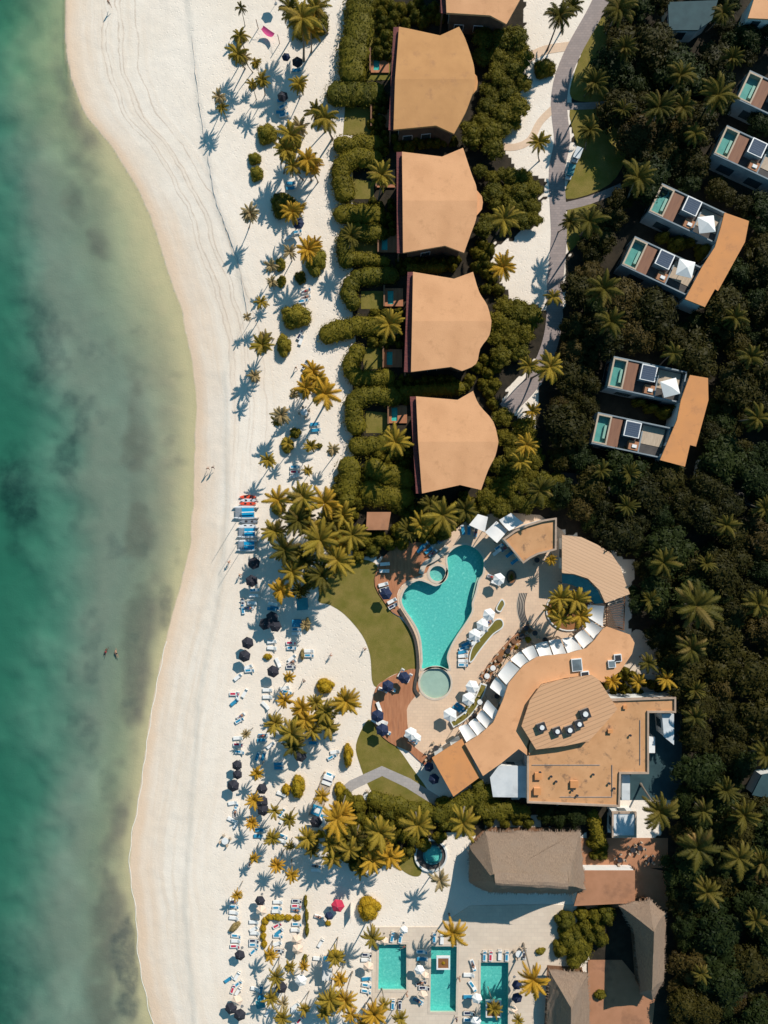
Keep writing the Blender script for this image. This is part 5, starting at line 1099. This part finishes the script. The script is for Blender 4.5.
L_ = [(254.5,590,5,'towel'),(254,595.5,0,'white'),(252,603,0,'white'),(249,608,8,'blue'),(243,603,95,'grey'),(243,609,95,'towel'),(273,604,-10,'white'),(275,608,-5,'blue'),(272,609,-5,'blue'),(296.5,629.5,0,'towel'),(296.5,633.5,0,'white'),(272,641.5,5),(272,648,-5),(291,643,0,'red'),(291.6,648,0,'towel'),(292,658,40),(292,662,30),(291,667,0,'grey'),(309,651,0),(309,655.5,0,'towel'),
 (278,662.5,-65),(248,667,20),(249.5,670.5,5,'towel'),(238,677,40),(267.5,690,0),(267.5,697,0),(265.5,705.6,-45),(285,688,15),(287,692,-10,'towel'),(234.3,694,0,'red'),(237.6,696,80),(234.5,702,40,'blue'),(244.7,693,60),(240.8,716,35),(239.5,720.5,30,'towel'),(238,738,5),(238,744.6,0,'red'),(239.5,752,-5,'towel'),(263,735.5,0,'blue'),(262,740,0,'blue'),(270.8,745,40),(257.5,756,70,'blue'),(263.5,756,70,'blue'),
 (312.4,738,0,'blue'),(313.5,743,0,'blue'),(278.8,764,5,'blue'),(279,768,0,'blue'),(233,803,10),(236,808,70,'towel'),(235,813,80),(232,820,-25),(236,824,70),(281.4,794,-20),(282,812.5,60,'towel'),(282.7,819,60),(260,830,0,'blue'),(258.6,836,0,'blue'),(283,836,-20,'towel'),(282,841,-10,'white'),(250,864,60),(316,866,0,'towel'),(316,870,0),(335,752,10),(332,757,30,'towel'),(330.4,775,-20,'towel'),(327.8,781,-20),
 (234,901.5,0),(234,906.7,0,'towel'),(234,912.6,-5),(234,918,-5),(236,936,-5,'towel'),(236,941,0),(235,946.4,0,'red'),(228.8,979.4,35,'blue'),(237,976,60),(238,984,40,'towel'),(233,989,70,'red'),(238,991,60),(254,922,0),(254,929,30),(255,933,0),(254,941,0,'grey'),(254,945,0,'towel'),(254,951,45,'towel'),(278,902,0),(277.3,908,0,'towel'),(276.5,911.5,0),(277.3,925.6,30,'red'),(279,932,40,'blue'),(278,936,0,'towel'),(277.3,943.8,20),(279.2,951,0,'grey'),
 (296.8,901,0,'grey'),(296.2,906,0,'red'),(296.2,910,0,'blue'),(296.8,924.3,0,'towel'),(295.5,930,0),(255.5,989,-10),(261,989,80,'blue'),(295.5,1006,40),(296,1011,0),(319,917,-15),(320.8,943,60),(318,958.7,-5),(366.6,955,0,'grey'),(366,960,0),(366.6,979,5,'blue'),(366.6,985.5,-10,'towel'),(366,991.4,-10,'towel'),(300,1020,50,'red'),(268,1012,60),
 (282,100,10,'blue'),(283,106,30,'towel'),(281,112,0,'blue'),(284,115,10,'towel'),(297,70,0,'blue'),(291,183,0,'blue'),(291,188,0,'blue'),(297,232,10,'towel'),(290,236,35,'white'),(306,291,20,'towel'),(306,297,15),(303,301,10,'towel'),(300,335,60,'grey'),(301,340,70),(305,365,60,'grey'),(315,424,5,'blue'),(316,430,5,'blue'),(295,467,0,'towel'),(295,472,0,'red'),(295,476,10),(282,413,80,'grey')]
for q in L_: lounger(q[0], q[1], q[2] if len(q) > 2 else 0, q[3] if len(q) > 3 else 'white')
zd = .22
for q in [(384.8,564,5),(384.4,571,0),(383.3,584.5,15),(384.5,589,18,'grey'),(392,601,28),(393,606,30,'grey'),(383,690,-20,'white'),(391,689,-20,'towel'),(401,673,60),(409,678,60),(379,707,-70),(383,722,-20),(386,732,-20,'towel'),(376,722,-30)]: lounger(q[0], q[1], q[2], q[3] if len(q) > 3 else 'white', zd)
for q in [(424,545,40,'blue'),(429,550,40,'blue'),(433,553,40,'blue'),(421,549,40,'blue'),(438,536,40,'blue'),(442,540,40,'blue'),(463,530,100,'blue'),(469,530,90,'blue'),(476,532,80,'blue'),(505,548,38,'blue'),(510,554,38,'blue'),(515,561,38,'blue'),(499,547,38,'towel'),(497,552,38,'white'),(492,577,-20,'towel'),(496,583,-20,'white'),(486,618,30),(489,622,30),(480,628,30),(483,632,30),(472,638,30),(475,642,30),(466,644,25,'blue'),(464,648,20,'towel'),(463,652,10,'blue'),(463,656,5),(463,661,0),(463,665,0,'towel'),
          (471,692,-35),(474,688,-30),(467,702,-35),(470,699,-35),(460,706,-35,'blue'),(462,710,-35,'blue'),(457,709,-35,'blue'),(452,717,-35),(409,737,-25),(413,741,-25,'towel')]: lounger(q[0], q[1], q[2], q[3] if len(q) > 3 else 'white', .15)
for q in [(392.5,937,80,'towel'),(400.6,938,80,'towel'),(393,1004.6,88,'towel'),(400,1004.6,88,'grey'),(421.6,951.8,0,'towel'),(422.3,959,0,'blue'),(418,1001,-25,'blue'),(434.5,938,88,'towel'),(442,939,88),(421,983,20,'grey'),(484.7,956,88,'towel'),(490.8,956,88,'red'),(500,955,88),(507,956,88,'towel'),(524.6,954,88,'grey'),(473,965,-70,'towel'),(469,975,0),(472.5,986,-55,'towel'),(469,997,0,'blue'),(469,1013.4,0,'grey'),(469,1020,0,'towel'),(424,988,0,'grey')]: lounger(q[0], q[1], q[2], q[3] if len(q) > 3 else 'white', .1, 1.1)
# square parasols on the house terraces
def square_parasol(px, py, z, lab):
    c = MB(); r = 1.75
    vs = [(0, 0, 3.1), (r, r, 2.4), (-r, r, 2.4), (-r, -r, 2.4), (r, -r, 2.4)]; vs = vs + [(x, y, q - .04) for x, y, q in vs]
    c.add(vs, [(0, 1, 2), (0, 2, 3), (0, 3, 4), (0, 4, 1), (5, 7, 6), (5, 8, 7), (5, 9, 8), (5, 6, 9), (1, 6, 7, 2), (2, 7, 8, 3), (3, 8, 9, 4), (4, 9, 6, 1)], 'white_cloth')
    p = MB(); p.tube([(0, 0, 0), (0, 0, 3.0)], .05, 'steel', 6); b_ = MB(); b_.box((0, 0, .06), (.7, .7, .12), 'steel')
    x, y = W(px, py, z + 2.6); o = place([('canopy', c.mesh('canopy'), None, []), ('pole', p.mesh('pole'), None, []), ('base', b_.mesh('base'), None, [])], 'square_parasol', (x, y, z), math.radians(rnd.uniform(-35, 20)), (.9, .9, 1)); tag(o, 'parasol', 'square white terrace parasols', label=lab)
square_parasol(707, 224, 3.74, 'square white parasol on the upper house of the upper terrace pair')
square_parasol(686, 268, 3.74, 'square white parasol on the lower house of the upper terrace pair')
square_parasol(670.5, 387.5, 3.74, 'square white parasol on the lower terrace house pair')
# tents and pavilions
def tent(px, py, w, d, cloth, h, rz, lab, bed='blue_cloth', flat=False):
    x, y = W(px, py, h); r = empty('beach_tent', (x, y, 0), math.radians(rz)); a, c = w * S / 2, d * S / 2
    mb = MB()
    for sx in (-1, 1):
        for sy in (-1, 1): mb.box((sx * (a - .06), sy * (c - .06), h / 2), (.09, .09, h), 'white_paint')
    mb.obj('posts', r)
    mb = MB(); top = h + (.05 if flat else .35)
    vs = [(0, 0, top), (a, c, h), (-a, c, h), (-a, -c, h), (a, -c, h)]; vs = vs + [(p, q, z - .06) for p, q, z in vs]
    mb.add(vs, [(0, 1, 2), (0, 2, 3), (0, 3, 4), (0, 4, 1), (5, 7, 6), (5, 8, 7), (5, 9, 8), (5, 6, 9), (1, 6, 7, 2), (2, 7, 8, 3), (3, 8, 9, 4), (4, 9, 6, 1)], cloth); mb.obj('canopy', r)
    mb = MB(); mb.box((0, 0, .3), (a * 1.7, c * 1.6, .3), bed); mb.box((0, 0, .1), (a * 1.8, c * 1.7, .2), 'pale_wood'); mb.obj('daybed', r)
    tag(r, 'tent', label=lab)
tent(302, 604, 11, 12, 'teal_cloth', 2.3, 5, 'larger upper teal beach tent in shade below the palm grove')
tent(296.5, 623.5, 9, 7, 'blue_cloth', 2.1, 0, 'smaller blue beach tent below the larger teal one')
tent(260.5, 1004.5, 9, 8, 'teal_cloth', 2.1, 10, 'small blue beach tent near the lowest parasols')
tent(327, 971, 9.5, 19, 'sail_cloth', 2.4, 0, 'grey canvas pavilion standing among the palms near the bottom', flat=True)
tent(322, 822, 8, 8, 'sail_cloth', 2.0, -20, 'small grey canopy below the wooden daybed platform')
mb = MB(); x, y = W(322, 795, .4); r = empty('daybed_platform', (x, y, 0), math.radians(-20))
mb.box((0, 0, .2), (2.3, 9, .4), 'pale_wood'); mb.obj('platform', r); mb = MB(); mb.box((0, -3.2, .55), (1.9, 1.9, .3), 'blue_cloth'); mb.box((.1, -3.1, .72), (1.1, 1.0, .06), 'white_cloth'); mb.obj('daybed', r)
mb = MB(); mb.box((0, 3.2, .55), (1.9, 1.8, .3), 'white_cloth'); mb.box((0, 3.2, .72), (1.9, .25, .08), 'navy_cloth'); mb.obj('daybed', r); mb = MB()
for sx in (-1, 1):
    for q in (-4.4, -1.5, 1.5, 4.4): mb.tube([(sx * 1.1, q, 0), (sx * 1.1, q, 1.2)], .06, 'wood_brown', 6)
mb.obj('posts', r); tag(r, 'platform', label='long wooden daybed platform tilted beside the golden palms')
# windbreak and dining sets
def dining(px, py, z, top='wood_brown', n=4, desc='round dining set', tr=.55):
    x, y = W(px, py, z + .7); r = empty('dining_set', (x, y, z), rnd.uniform(0, 1.5)); mb = MB(); mb.tube([(0, 0, .7), (0, 0, .76)], tr, top, 12); mb.tube([(0, 0, 0), (0, 0, .7)], .06, 'dark_metal', 6); mb.tube([(0, 0, 0), (0, 0, .05)], .25, 'dark_metal', 8); mb.obj('table', r)
    for k in range(n):
        a = 2 * math.pi * k / n + .4; c = MB(); cx_, cy_ = 1.0 * math.cos(a), 1.0 * math.sin(a)
        c.box((cx_, cy_, .45), (.45, .45, .06), 'pale_wood', a); c.box((cx_ * 1.2, cy_ * 1.2, .72), (.05, .45, .5), 'pale_wood', a)
        for sx in (-.18, .18):
            for sy in (-.18, .18): q = Vector((sx, sy)); q.rotate(Matrix.Rotation(a, 2)); c.box((cx_ + q.x, cy_ + q.y, .22), (.04, .04, .44), 'wood_brown', a)
        c.obj('chair', r)
    tag(r, 'dining set', 'dining sets on the terraces', px=(px, py), desc=desc)
for q in [(487,676),(493,668),(500,659),(508,651),(514,641),(522,636),(526,628),(480,702),(497,696),(474,716),(535,633),(491,681)]: dining(q[0], q[1], .15, rnd.choice(['dark_metal', 'wood_brown', 'white_paint']))
for q in [(430,757),(436,748),(545,640),(530,552),(537,560)]: dining(q[0], q[1], .15, 'dark_metal')
for q in [(620,860),(600,845),(650,860),(640,848),(633,850)]: dining(q[0], q[1], .06, 'dark_metal', desc='dark table')
for q in [(367,797),(519,954),(225,841),(304,412)]: dining(q[0], q[1], .05, 'white_paint', desc='white table with chairs', tr=.7)
# hammock
x, y = W(268, 32, 1.2); r = empty('hammock', (x, y, 0), -math.radians(35)); mb = MB(); vs = []
for i in range(13):
    for j in range(7): t, s_ = i / 12 * 2 - 1, j / 6 * 2 - 1; vs.append((t * 1.35, s_ * .62 * (1 - .3 * t * t), .8 + .5 * t * t + .15 * s_ * s_))
mb.add(vs, [(i * 7 + j, (i + 1) * 7 + j, (i + 1) * 7 + j + 1, i * 7 + j + 1) for i in range(12) for j in range(6)], 'pink_cloth'); mb.obj('cloth', r, smooth=True)
mb = MB()
for s_ in (-1, 1): mb.tube([(s_ * 2.6, 0, 0), (s_ * 2.6, 0, 2.6)], .07, 'wood_brown', 6)
mb.obj('posts', r); mb = MB()
for s_ in (-1, 1):
    for q in (-.4, 0, .4): mb.tube([(s_ * 1.35, q, 1.3), (s_ * 2.6, 0, 2.0)], .015, 'white_cloth', 4)
mb.obj('ropes', r); tag(r, 'hammock', label='pink hammock slung between posts near the top of the beach')
# windbreak beside the red parasol
x, y = W(346, 912, .9); r = empty('windbreak', (x, y, 0)); mb = MB(); mb.box((.9, 0, 1.0), (.04, 2.9, 1.8), 'white_cloth'); mb.obj('cloth', r); mb = MB()
for q in (-1.45, 0, 1.45): mb.tube([(.95, q, 0), (.95, q, 2.1)], .035, 'pale_wood', 5)
mb.obj('poles', r); tag(r, 'windbreak', label='pale cloth windbreak right of the red parasol')
# kayaks and catamarans
def hull(mb, L, w, d, m, y=0, z=0, rock=.15):
    n = 14; rings = []
    for i in range(n + 1):
        t = i / n * 2 - 1; k = max(.02, (1 - abs(t) ** 2.6)); hw = w / 2 * k; zz = z + rock * t * t
        rings.append([(t * L / 2, y - hw, zz + d), (t * L / 2, y - hw * .7, zz + d * .25), (t * L / 2, y, zz), (t * L / 2, y + hw * .7, zz + d * .25), (t * L / 2, y + hw, zz + d), (t * L / 2, y, zz + d * 1.12)])
    vs = [v for r_ in rings for v in r_]; mb.add(vs, [(i * 6 + k, i * 6 + (k + 1) % 6, (i + 1) * 6 + (k + 1) % 6, (i + 1) * 6 + k) for i in range(n) for k in range(6)], m)
def kayak(px, py, m, lab, rz=0, L=3.5):
    x, y = W(px, py, .3); r = empty('kayak', (x, y, .02), math.radians(rz)); mb = MB(); hull(mb, L, .8, .3, m); mb.obj('hull', r, smooth=False)
    for q in (-.6, .7): mb = MB(); mb.prism(circle(q, 0, .36, 12, .22), .3, .36, 'dark_metal'); mb.obj('cockpit', r)
    tag(r, 'kayak', 'kayaks on the sand', label=lab)
kayak(248, 497, 'hull_red', 'upper red kayak, topmost of the boats on the sand'); kayak(248, 503.6, 'hull_red', 'lower red kayak, just above the first catamaran', L=3.4)
kayak(248.5, 500.4, 'hull_white', 'pale kayak lying between the two red kayaks', L=3.2)
kayak(249, 521.5, 'hull_grey', 'grey kayak between the catamarans, upper one', L=3.8); kayak(248, 526, 'hull_white', 'white kayak just above the second catamaran', L=3.6)
def catamaran(px, py, lab, tx=0, hullm='hull_white', sc=1):
    x, y = W(px, py, .5); r = empty('catamaran', (x, y, .02), 0, (sc, sc, sc)); w = 2.1
    for s_ in (-1, 1): mb = MB(); hull(mb, 5.0, .6, .5, hullm, y=s_ * w / 2); mb.obj('hull', r)
    mb = MB(); mb.box((.5, 0, .62), (2.4, w - .3, .04), 'tramp_cloth'); mb.obj('trampoline', r); mb = MB(); mb.box((-1.4, 0, .6), (1.2, w - .4, .03), 'hull_grey'); mb.obj('front_net', r)
    mb = MB(); mb.tube([(-.75, -w / 2, .66), (-.75, w / 2, .66)], .05, 'steel', 6); mb.tube([(1.75, -w / 2, .66), (1.75, w / 2, .66)], .05, 'steel', 6); mb.obj('crossbeams', r)
    mb = MB(); mb.tube([(-.75, 0, .6), (-.75, 0, 8.6)], [.055, .035], 'steel', 6); ms = mb.obj('mast', r)
    mb = MB(); mb.tube([(-.6, 0, 1.15), (2.0, .1, 1.15)], .045, 'steel', 6); mb.tube([(-.6, 0, 1.27), (1.9, .1, 1.27)], .11, 'white_cloth', 7); mb.obj('boom', ms)
    for s_ in (-1, 1): mb = MB(); mb.box((2.5, s_ * w / 2, .45), (.3, .05, .7), 'dark_metal'); mb.obj('rudder', r)
    tag(r, 'catamaran', 'sailing catamarans on the beach', label=lab)
catamaran(245.5, 512.5, 'uppermost blue-decked catamaran, just below the red kayaks'); catamaran(247.5, 532, 'middle blue-decked catamaran on the sand', sc=.86); catamaran(247, 545.5, 'lowest blue-decked catamaran, above the black parasols', sc=.86)
# golf cart
def cart(px, py, rz, lab, roof='tile_dark'):
    x, y = W(px, py, 1.8); r = empty('golf_cart', (x, y, .05), math.radians(rz)); mb = MB(); mb.box((0, 0, .45), (1.2, 2.6, .35), 'white_paint'); mb.box((0, 1.05, .75), (1.15, .5, .35), 'white_paint'); mb.box((0, -1.1, .7), (1.15, .5, .3), 'white_paint'); mb.obj('body', r)
    mb = MB(); mb.box((0, -.35, .8), (1.1, .5, .2), 'dark_metal'); mb.box((0, -.62, 1.1), (1.1, .1, .5), 'dark_metal'); mb.obj('seat', r)
    mb = MB(); mb.box((0, 0, 1.9), (1.35, 2.3, .08), roof); mb.obj('roof', r)
    mb = MB()
    for sx in (-.58, .58):
        for sy in (-1.0, .8): mb.tube([(sx, sy, .7), (sx, sy, 1.87)], .03, 'dark_metal', 5)
    mb.obj('frame', r)
    for sx in (-.55, .55):
        for sy in (-.9, .95):
            mb = MB(); mb.tube([(sx - .1, sy, .27), (sx + .1, sy, .27)], .27, 'dark_metal', 12); w_ = mb.obj('wheel', r)
            mb = MB(); mb.tube([(sx - .11, sy, .27), (sx + .11, sy, .27)], .12, 'steel', 8); mb.obj('rim', w_)
    tag(r, 'golf cart', label=lab)
cart(571, 170, -15, 'dark-roofed golf cart parked on the curved paved walk'); cart(578, 153, -20, 'pale-roofed golf cart half under palm fronds by the walk', 'white_roof')
# low palapa table things near the villas
# ------------------------------------------------------------------ people
def person_mesh(pose, skin, suit):
    J = {'hip': (0, 0, .95), 'chest': (0, 0, 1.3), 'neck': (0, 0, 1.48), 'head': (0, .02, 1.62), 'top': (0, .01, 1.72),
         'sl': (-.18, 0, 1.42), 'el': (-.25, 0, 1.15), 'wl': (-.27, .05, .9), 'hl': (-.27, .08, .8), 'sr': (.18, 0, 1.42), 'er': (.25, 0, 1.15), 'wr': (.27, .05, .9), 'hr': (.27, .08, .8),
         'tl': (-.1, 0, .9), 'kl': (-.11, .02, .5), 'al': (-.11, 0, .09), 'fl': (-.11, .16, .04), 'tr': (.1, 0, .9), 'kr': (.11, .02, .5), 'ar': (.11, 0, .09), 'fr': (.11, .16, .04)}
    J = {k: Vector(v) for k, v in J.items()}
    if pose == 'walk':
        J['kl'] += Vector((0, .2, 0)); J['al'] += Vector((0, .3, 0)); J['fl'] += Vector((0, .3, 0)); J['kr'] += Vector((0, -.02, 0)); J['ar'] += Vector((0, -.32, .08)); J['fr'] += Vector((0, -.28, .02))
        J['wl'] += Vector((0, -.25, .03)); J['hl'] += Vector((0, -.32, .06)); J['wr'] += Vector((0, .22, .04)); J['hr'] += Vector((0, .3, .08)); J['el'] += Vector((0, -.1, 0)); J['er'] += Vector((0, .08, 0))
    if pose == 'swim':
        J['el'] = Vector((-.3, 0, 1.65)); J['wl'] = Vector((-.25, .05, 1.9)); J['hl'] = Vector((-.22, .06, 2.0)); J['kr'] += Vector((.12, -.1, 0)); J['ar'] += Vector((.2, -.2, 0)); J['fr'] += Vector((.2, -.3, 0))
    names = list(J); idx = {n: i for i, n in enumerate(names)}
    E = [('hip', 'chest'), ('chest', 'neck'), ('neck', 'head'), ('head', 'top'), ('chest', 'sl'), ('sl', 'el'), ('el', 'wl'), ('wl', 'hl'), ('chest', 'sr'), ('sr', 'er'), ('er', 'wr'), ('wr', 'hr'), ('hip', 'tl'), ('tl', 'kl'), ('kl', 'al'), ('al', 'fl'), ('hip', 'tr'), ('tr', 'kr'), ('kr', 'ar'), ('ar', 'fr')]
    Rr = {'hip': .135, 'chest': .14, 'neck': .055, 'head': .105, 'top': .07, 'sl': .06, 'sr': .06, 'el': .042, 'er': .042, 'wl': .03, 'wr': .03, 'hl': .038, 'hr': .038, 'tl': .09, 'tr': .09, 'kl': .06, 'kr': .06, 'al': .04, 'ar': .04, 'fl': .035, 'fr': .035}
    me = bpy.data.meshes.new('body'); me.from_pydata([tuple(J[n]) for n in names], [(idx[a], idx[b_]) for a, b_ in E], []); o = bpy.data.objects.new('tmp', me); COL.objects.link(o)
    md = o.modifiers.new('s', 'SKIN'); sv = me.skin_vertices[0].data
    for n in names: sv[idx[n]].radius = (Rr[n], Rr[n]); sv[idx[n]].use_root = n == 'hip'
    o.modifiers.new('u', 'SUBSURF').levels = 1
    dg = bpy.context.evaluated_depsgraph_get(); dg.update(); nm = bpy.data.meshes.new_from_object(o.evaluated_get(dg)); nm.name = 'body'; bpy.data.objects.remove(o)
    nm.materials.clear()
    for m in (skin, suit, 'hair'): nm.materials.append(MATS[m])
    for p in nm.polygons:
        c = p.center; p.use_smooth = True; p.material_index = 1 if (.76 < c.z < 1.02 and abs(c.x) < .21) else 2 if (c.z > 1.62 and (c.y < .06 or c.z > 1.69) and abs(c.x) < .16) else 0
    if pose in ('lie', 'swim'):
        R = Matrix.Rotation(math.radians(90), 4, 'X') if pose == 'swim' else Matrix.Rotation(math.radians(-90), 4, 'X')
        nm.transform(Matrix.Rotation(math.radians(90), 4, 'Z') @ R if pose == 'swim' else Matrix.Translation((-1.0, 0, 0)) @ Matrix.Rotation(math.radians(-90), 4, 'Z') @ R)
    nm.update(); return nm
PM = {}
def person(px, py, pose, skin, suit, rz, lab, z=0, h=1.0):
    k = (pose, skin, suit)
    if k not in PM: PM[k] = person_mesh(*k)
    x, y = W(px, py, z + .8); o = bpy.data.objects.new('person', PM[k]); COL.objects.link(o); o.location = (x, y, z); o.rotation_euler = (0, 0, math.radians(rz)); tag(o, 'person', label=lab)
person(208, 468.5, 'walk', 'skin', 'swim_dark', 10, 'left one of two people walking side by side near the water'); person(213, 467.5, 'walk', 'skin_dark', 'swim_blue', 5, 'right one of two people walking side by side near the water')
person(109, 3, 'walk', 'skin', 'swim_dark', 200, 'lone person walking by the water at the top of the photo')
person(365, 649, 'walk', 'skin', 'swim_dark', 60, 'person walking on the edge of the lawn'); person(331, 655, 'walk', 'skin', 'swim_blue', 150, 'person walking on open sand below the teal tents'); person(304, 681, 'walk', 'skin_dark', 'swim_dark', 30, 'person walking above the golden palm thicket')
person(240, 575, 'walk', 'skin', 'swim_red', 80, 'person beside the shaded black parasols below the catamarans'); person(229, 562, 'walk', 'skin', 'swim_red', 140, 'person by the mast shadows on the sand'); person(296, 368, 'walk', 'skin', 'swim_dark', 20, 'person standing left of the mid-beach golden palms')
person(459.5, 979, 'walk', 'skin', 'swim_dark', 90, 'person standing at the right edge of the middle rectangular pool', .1); person(456.5, 1019, 'walk', 'skin_dark', 'swim_blue', 45, 'person below the corner of the middle rectangular pool', .1); person(407, 994.5, 'walk', 'skin', 'swim_dark', 120, 'person at the lower right corner of the left rectangular pool', .1)
person(400, 951, 'swim', 'skin', 'swim_red', 20, 'swimmer in the left rectangular pool', -.15); person(103, 657, 'swim', 'skin_dark', 'swim_red', 75, 'left one of two swimmers in the shallow sea', SEA - .08); person(116.5, 658.5, 'swim', 'skin', 'swim_dark', 110, 'right one of two swimmers in the shallow sea', SEA - .08)
person(425, 764, 'walk', 'skin', 'swim_red', 0, 'person in red at the tip of the wood deck', .2); person(328, 960, 'walk', 'skin_dark', 'swim_dark', 40, 'person by the grey canvas pavilion')
for k in ('red', 'blue', 'dark'):
    PM[('lie', 'skin', 'swim_' + k)] = person_mesh('lie', 'skin', 'swim_' + k)
sb = random.Random(3); chosen = sb.sample(range(len(LSPOTS)), 26)
for n_, i in enumerate(chosen):
    x, y, z, a = LSPOTS[i]; k = sb.choice(('red', 'blue', 'dark')); o = bpy.data.objects.new('person', PM[('lie', 'skin', 'swim_' + k)]); COL.objects.link(o)
    o.location = (x, y, z + .53); o.rotation_euler = (0, -math.radians(4), a)
    d = Vector((x, y)); px_ = (384 + x / S * 1.0, 512 - y / S); tag(o, 'person', 'sunbathers on loungers', px=px_, desc=f'sunbather in {k} swimwear lying')
resolve_labels()
# ------------------------------------------------------------------ light, camera
w = bpy.data.worlds.new('World'); SC.world = w; w.use_nodes = True; nt = w.node_tree; nt.nodes.clear()
sky = nt.nodes.new('ShaderNodeTexSky'); sky.sky_type = 'NISHITA'; sky.sun_disc = False
EL = math.radians(37); AZ = math.atan2(.53, .85); sky.sun_elevation = EL; sky.sun_rotation = AZ; sky.air_density = 1.2; sky.dust_density = .3; sky.ozone_density = 2.5
bg = nt.nodes.new('ShaderNodeBackground'); bg.inputs[1].default_value = .085; o_ = nt.nodes.new('ShaderNodeOutputWorld'); mxn = nt.nodes.new('ShaderNodeMix'); mxn.data_type = 'RGBA'; mxn.blend_type = 'MULTIPLY'; mxn.inputs[0].default_value = 1; mxn.inputs[7].default_value = (.5, 1.0, 1.0, 1); nt.links.new(sky.outputs[0], mxn.inputs[6]); nt.links.new(mxn.outputs[2], bg.inputs[0]); nt.links.new(bg.outputs[0], o_.inputs[0])
L = bpy.data.lights.new('sun', 'SUN'); L.energy = 4.9; L.angle = math.radians(.5); L.color = (1, .93, .83); so = bpy.data.objects.new('sun', L); COL.objects.link(so)
d = Vector((math.sin(AZ) * math.cos(EL), math.cos(AZ) * math.cos(EL), math.sin(EL))); so.rotation_euler = (-d).to_track_quat('-Z', 'Y').to_euler(); so.location = d * 100
cam = bpy.data.cameras.new('camera'); co = bpy.data.objects.new('camera', cam); COL.objects.link(co); co.location = (0, 0, H); co.rotation_euler = (0, 0, 0)
cam.sensor_fit = 'VERTICAL'; cam.sensor_height = 36; cam.lens = 36 * H / (1024 * S); cam.clip_end = 5000; cam.clip_start = 1; SC.camera = co
SC.view_settings.view_transform = 'Standard'; SC.view_settings.look = 'None'; SC.view_settings.gamma = 1; SC.view_settings.exposure = .08
SC.render.engine = 'CYCLES'; SC.cycles.transparent_max_bounces = 12; SC.cycles.max_bounces = 6; SC.cycles.volume_bounces = 0
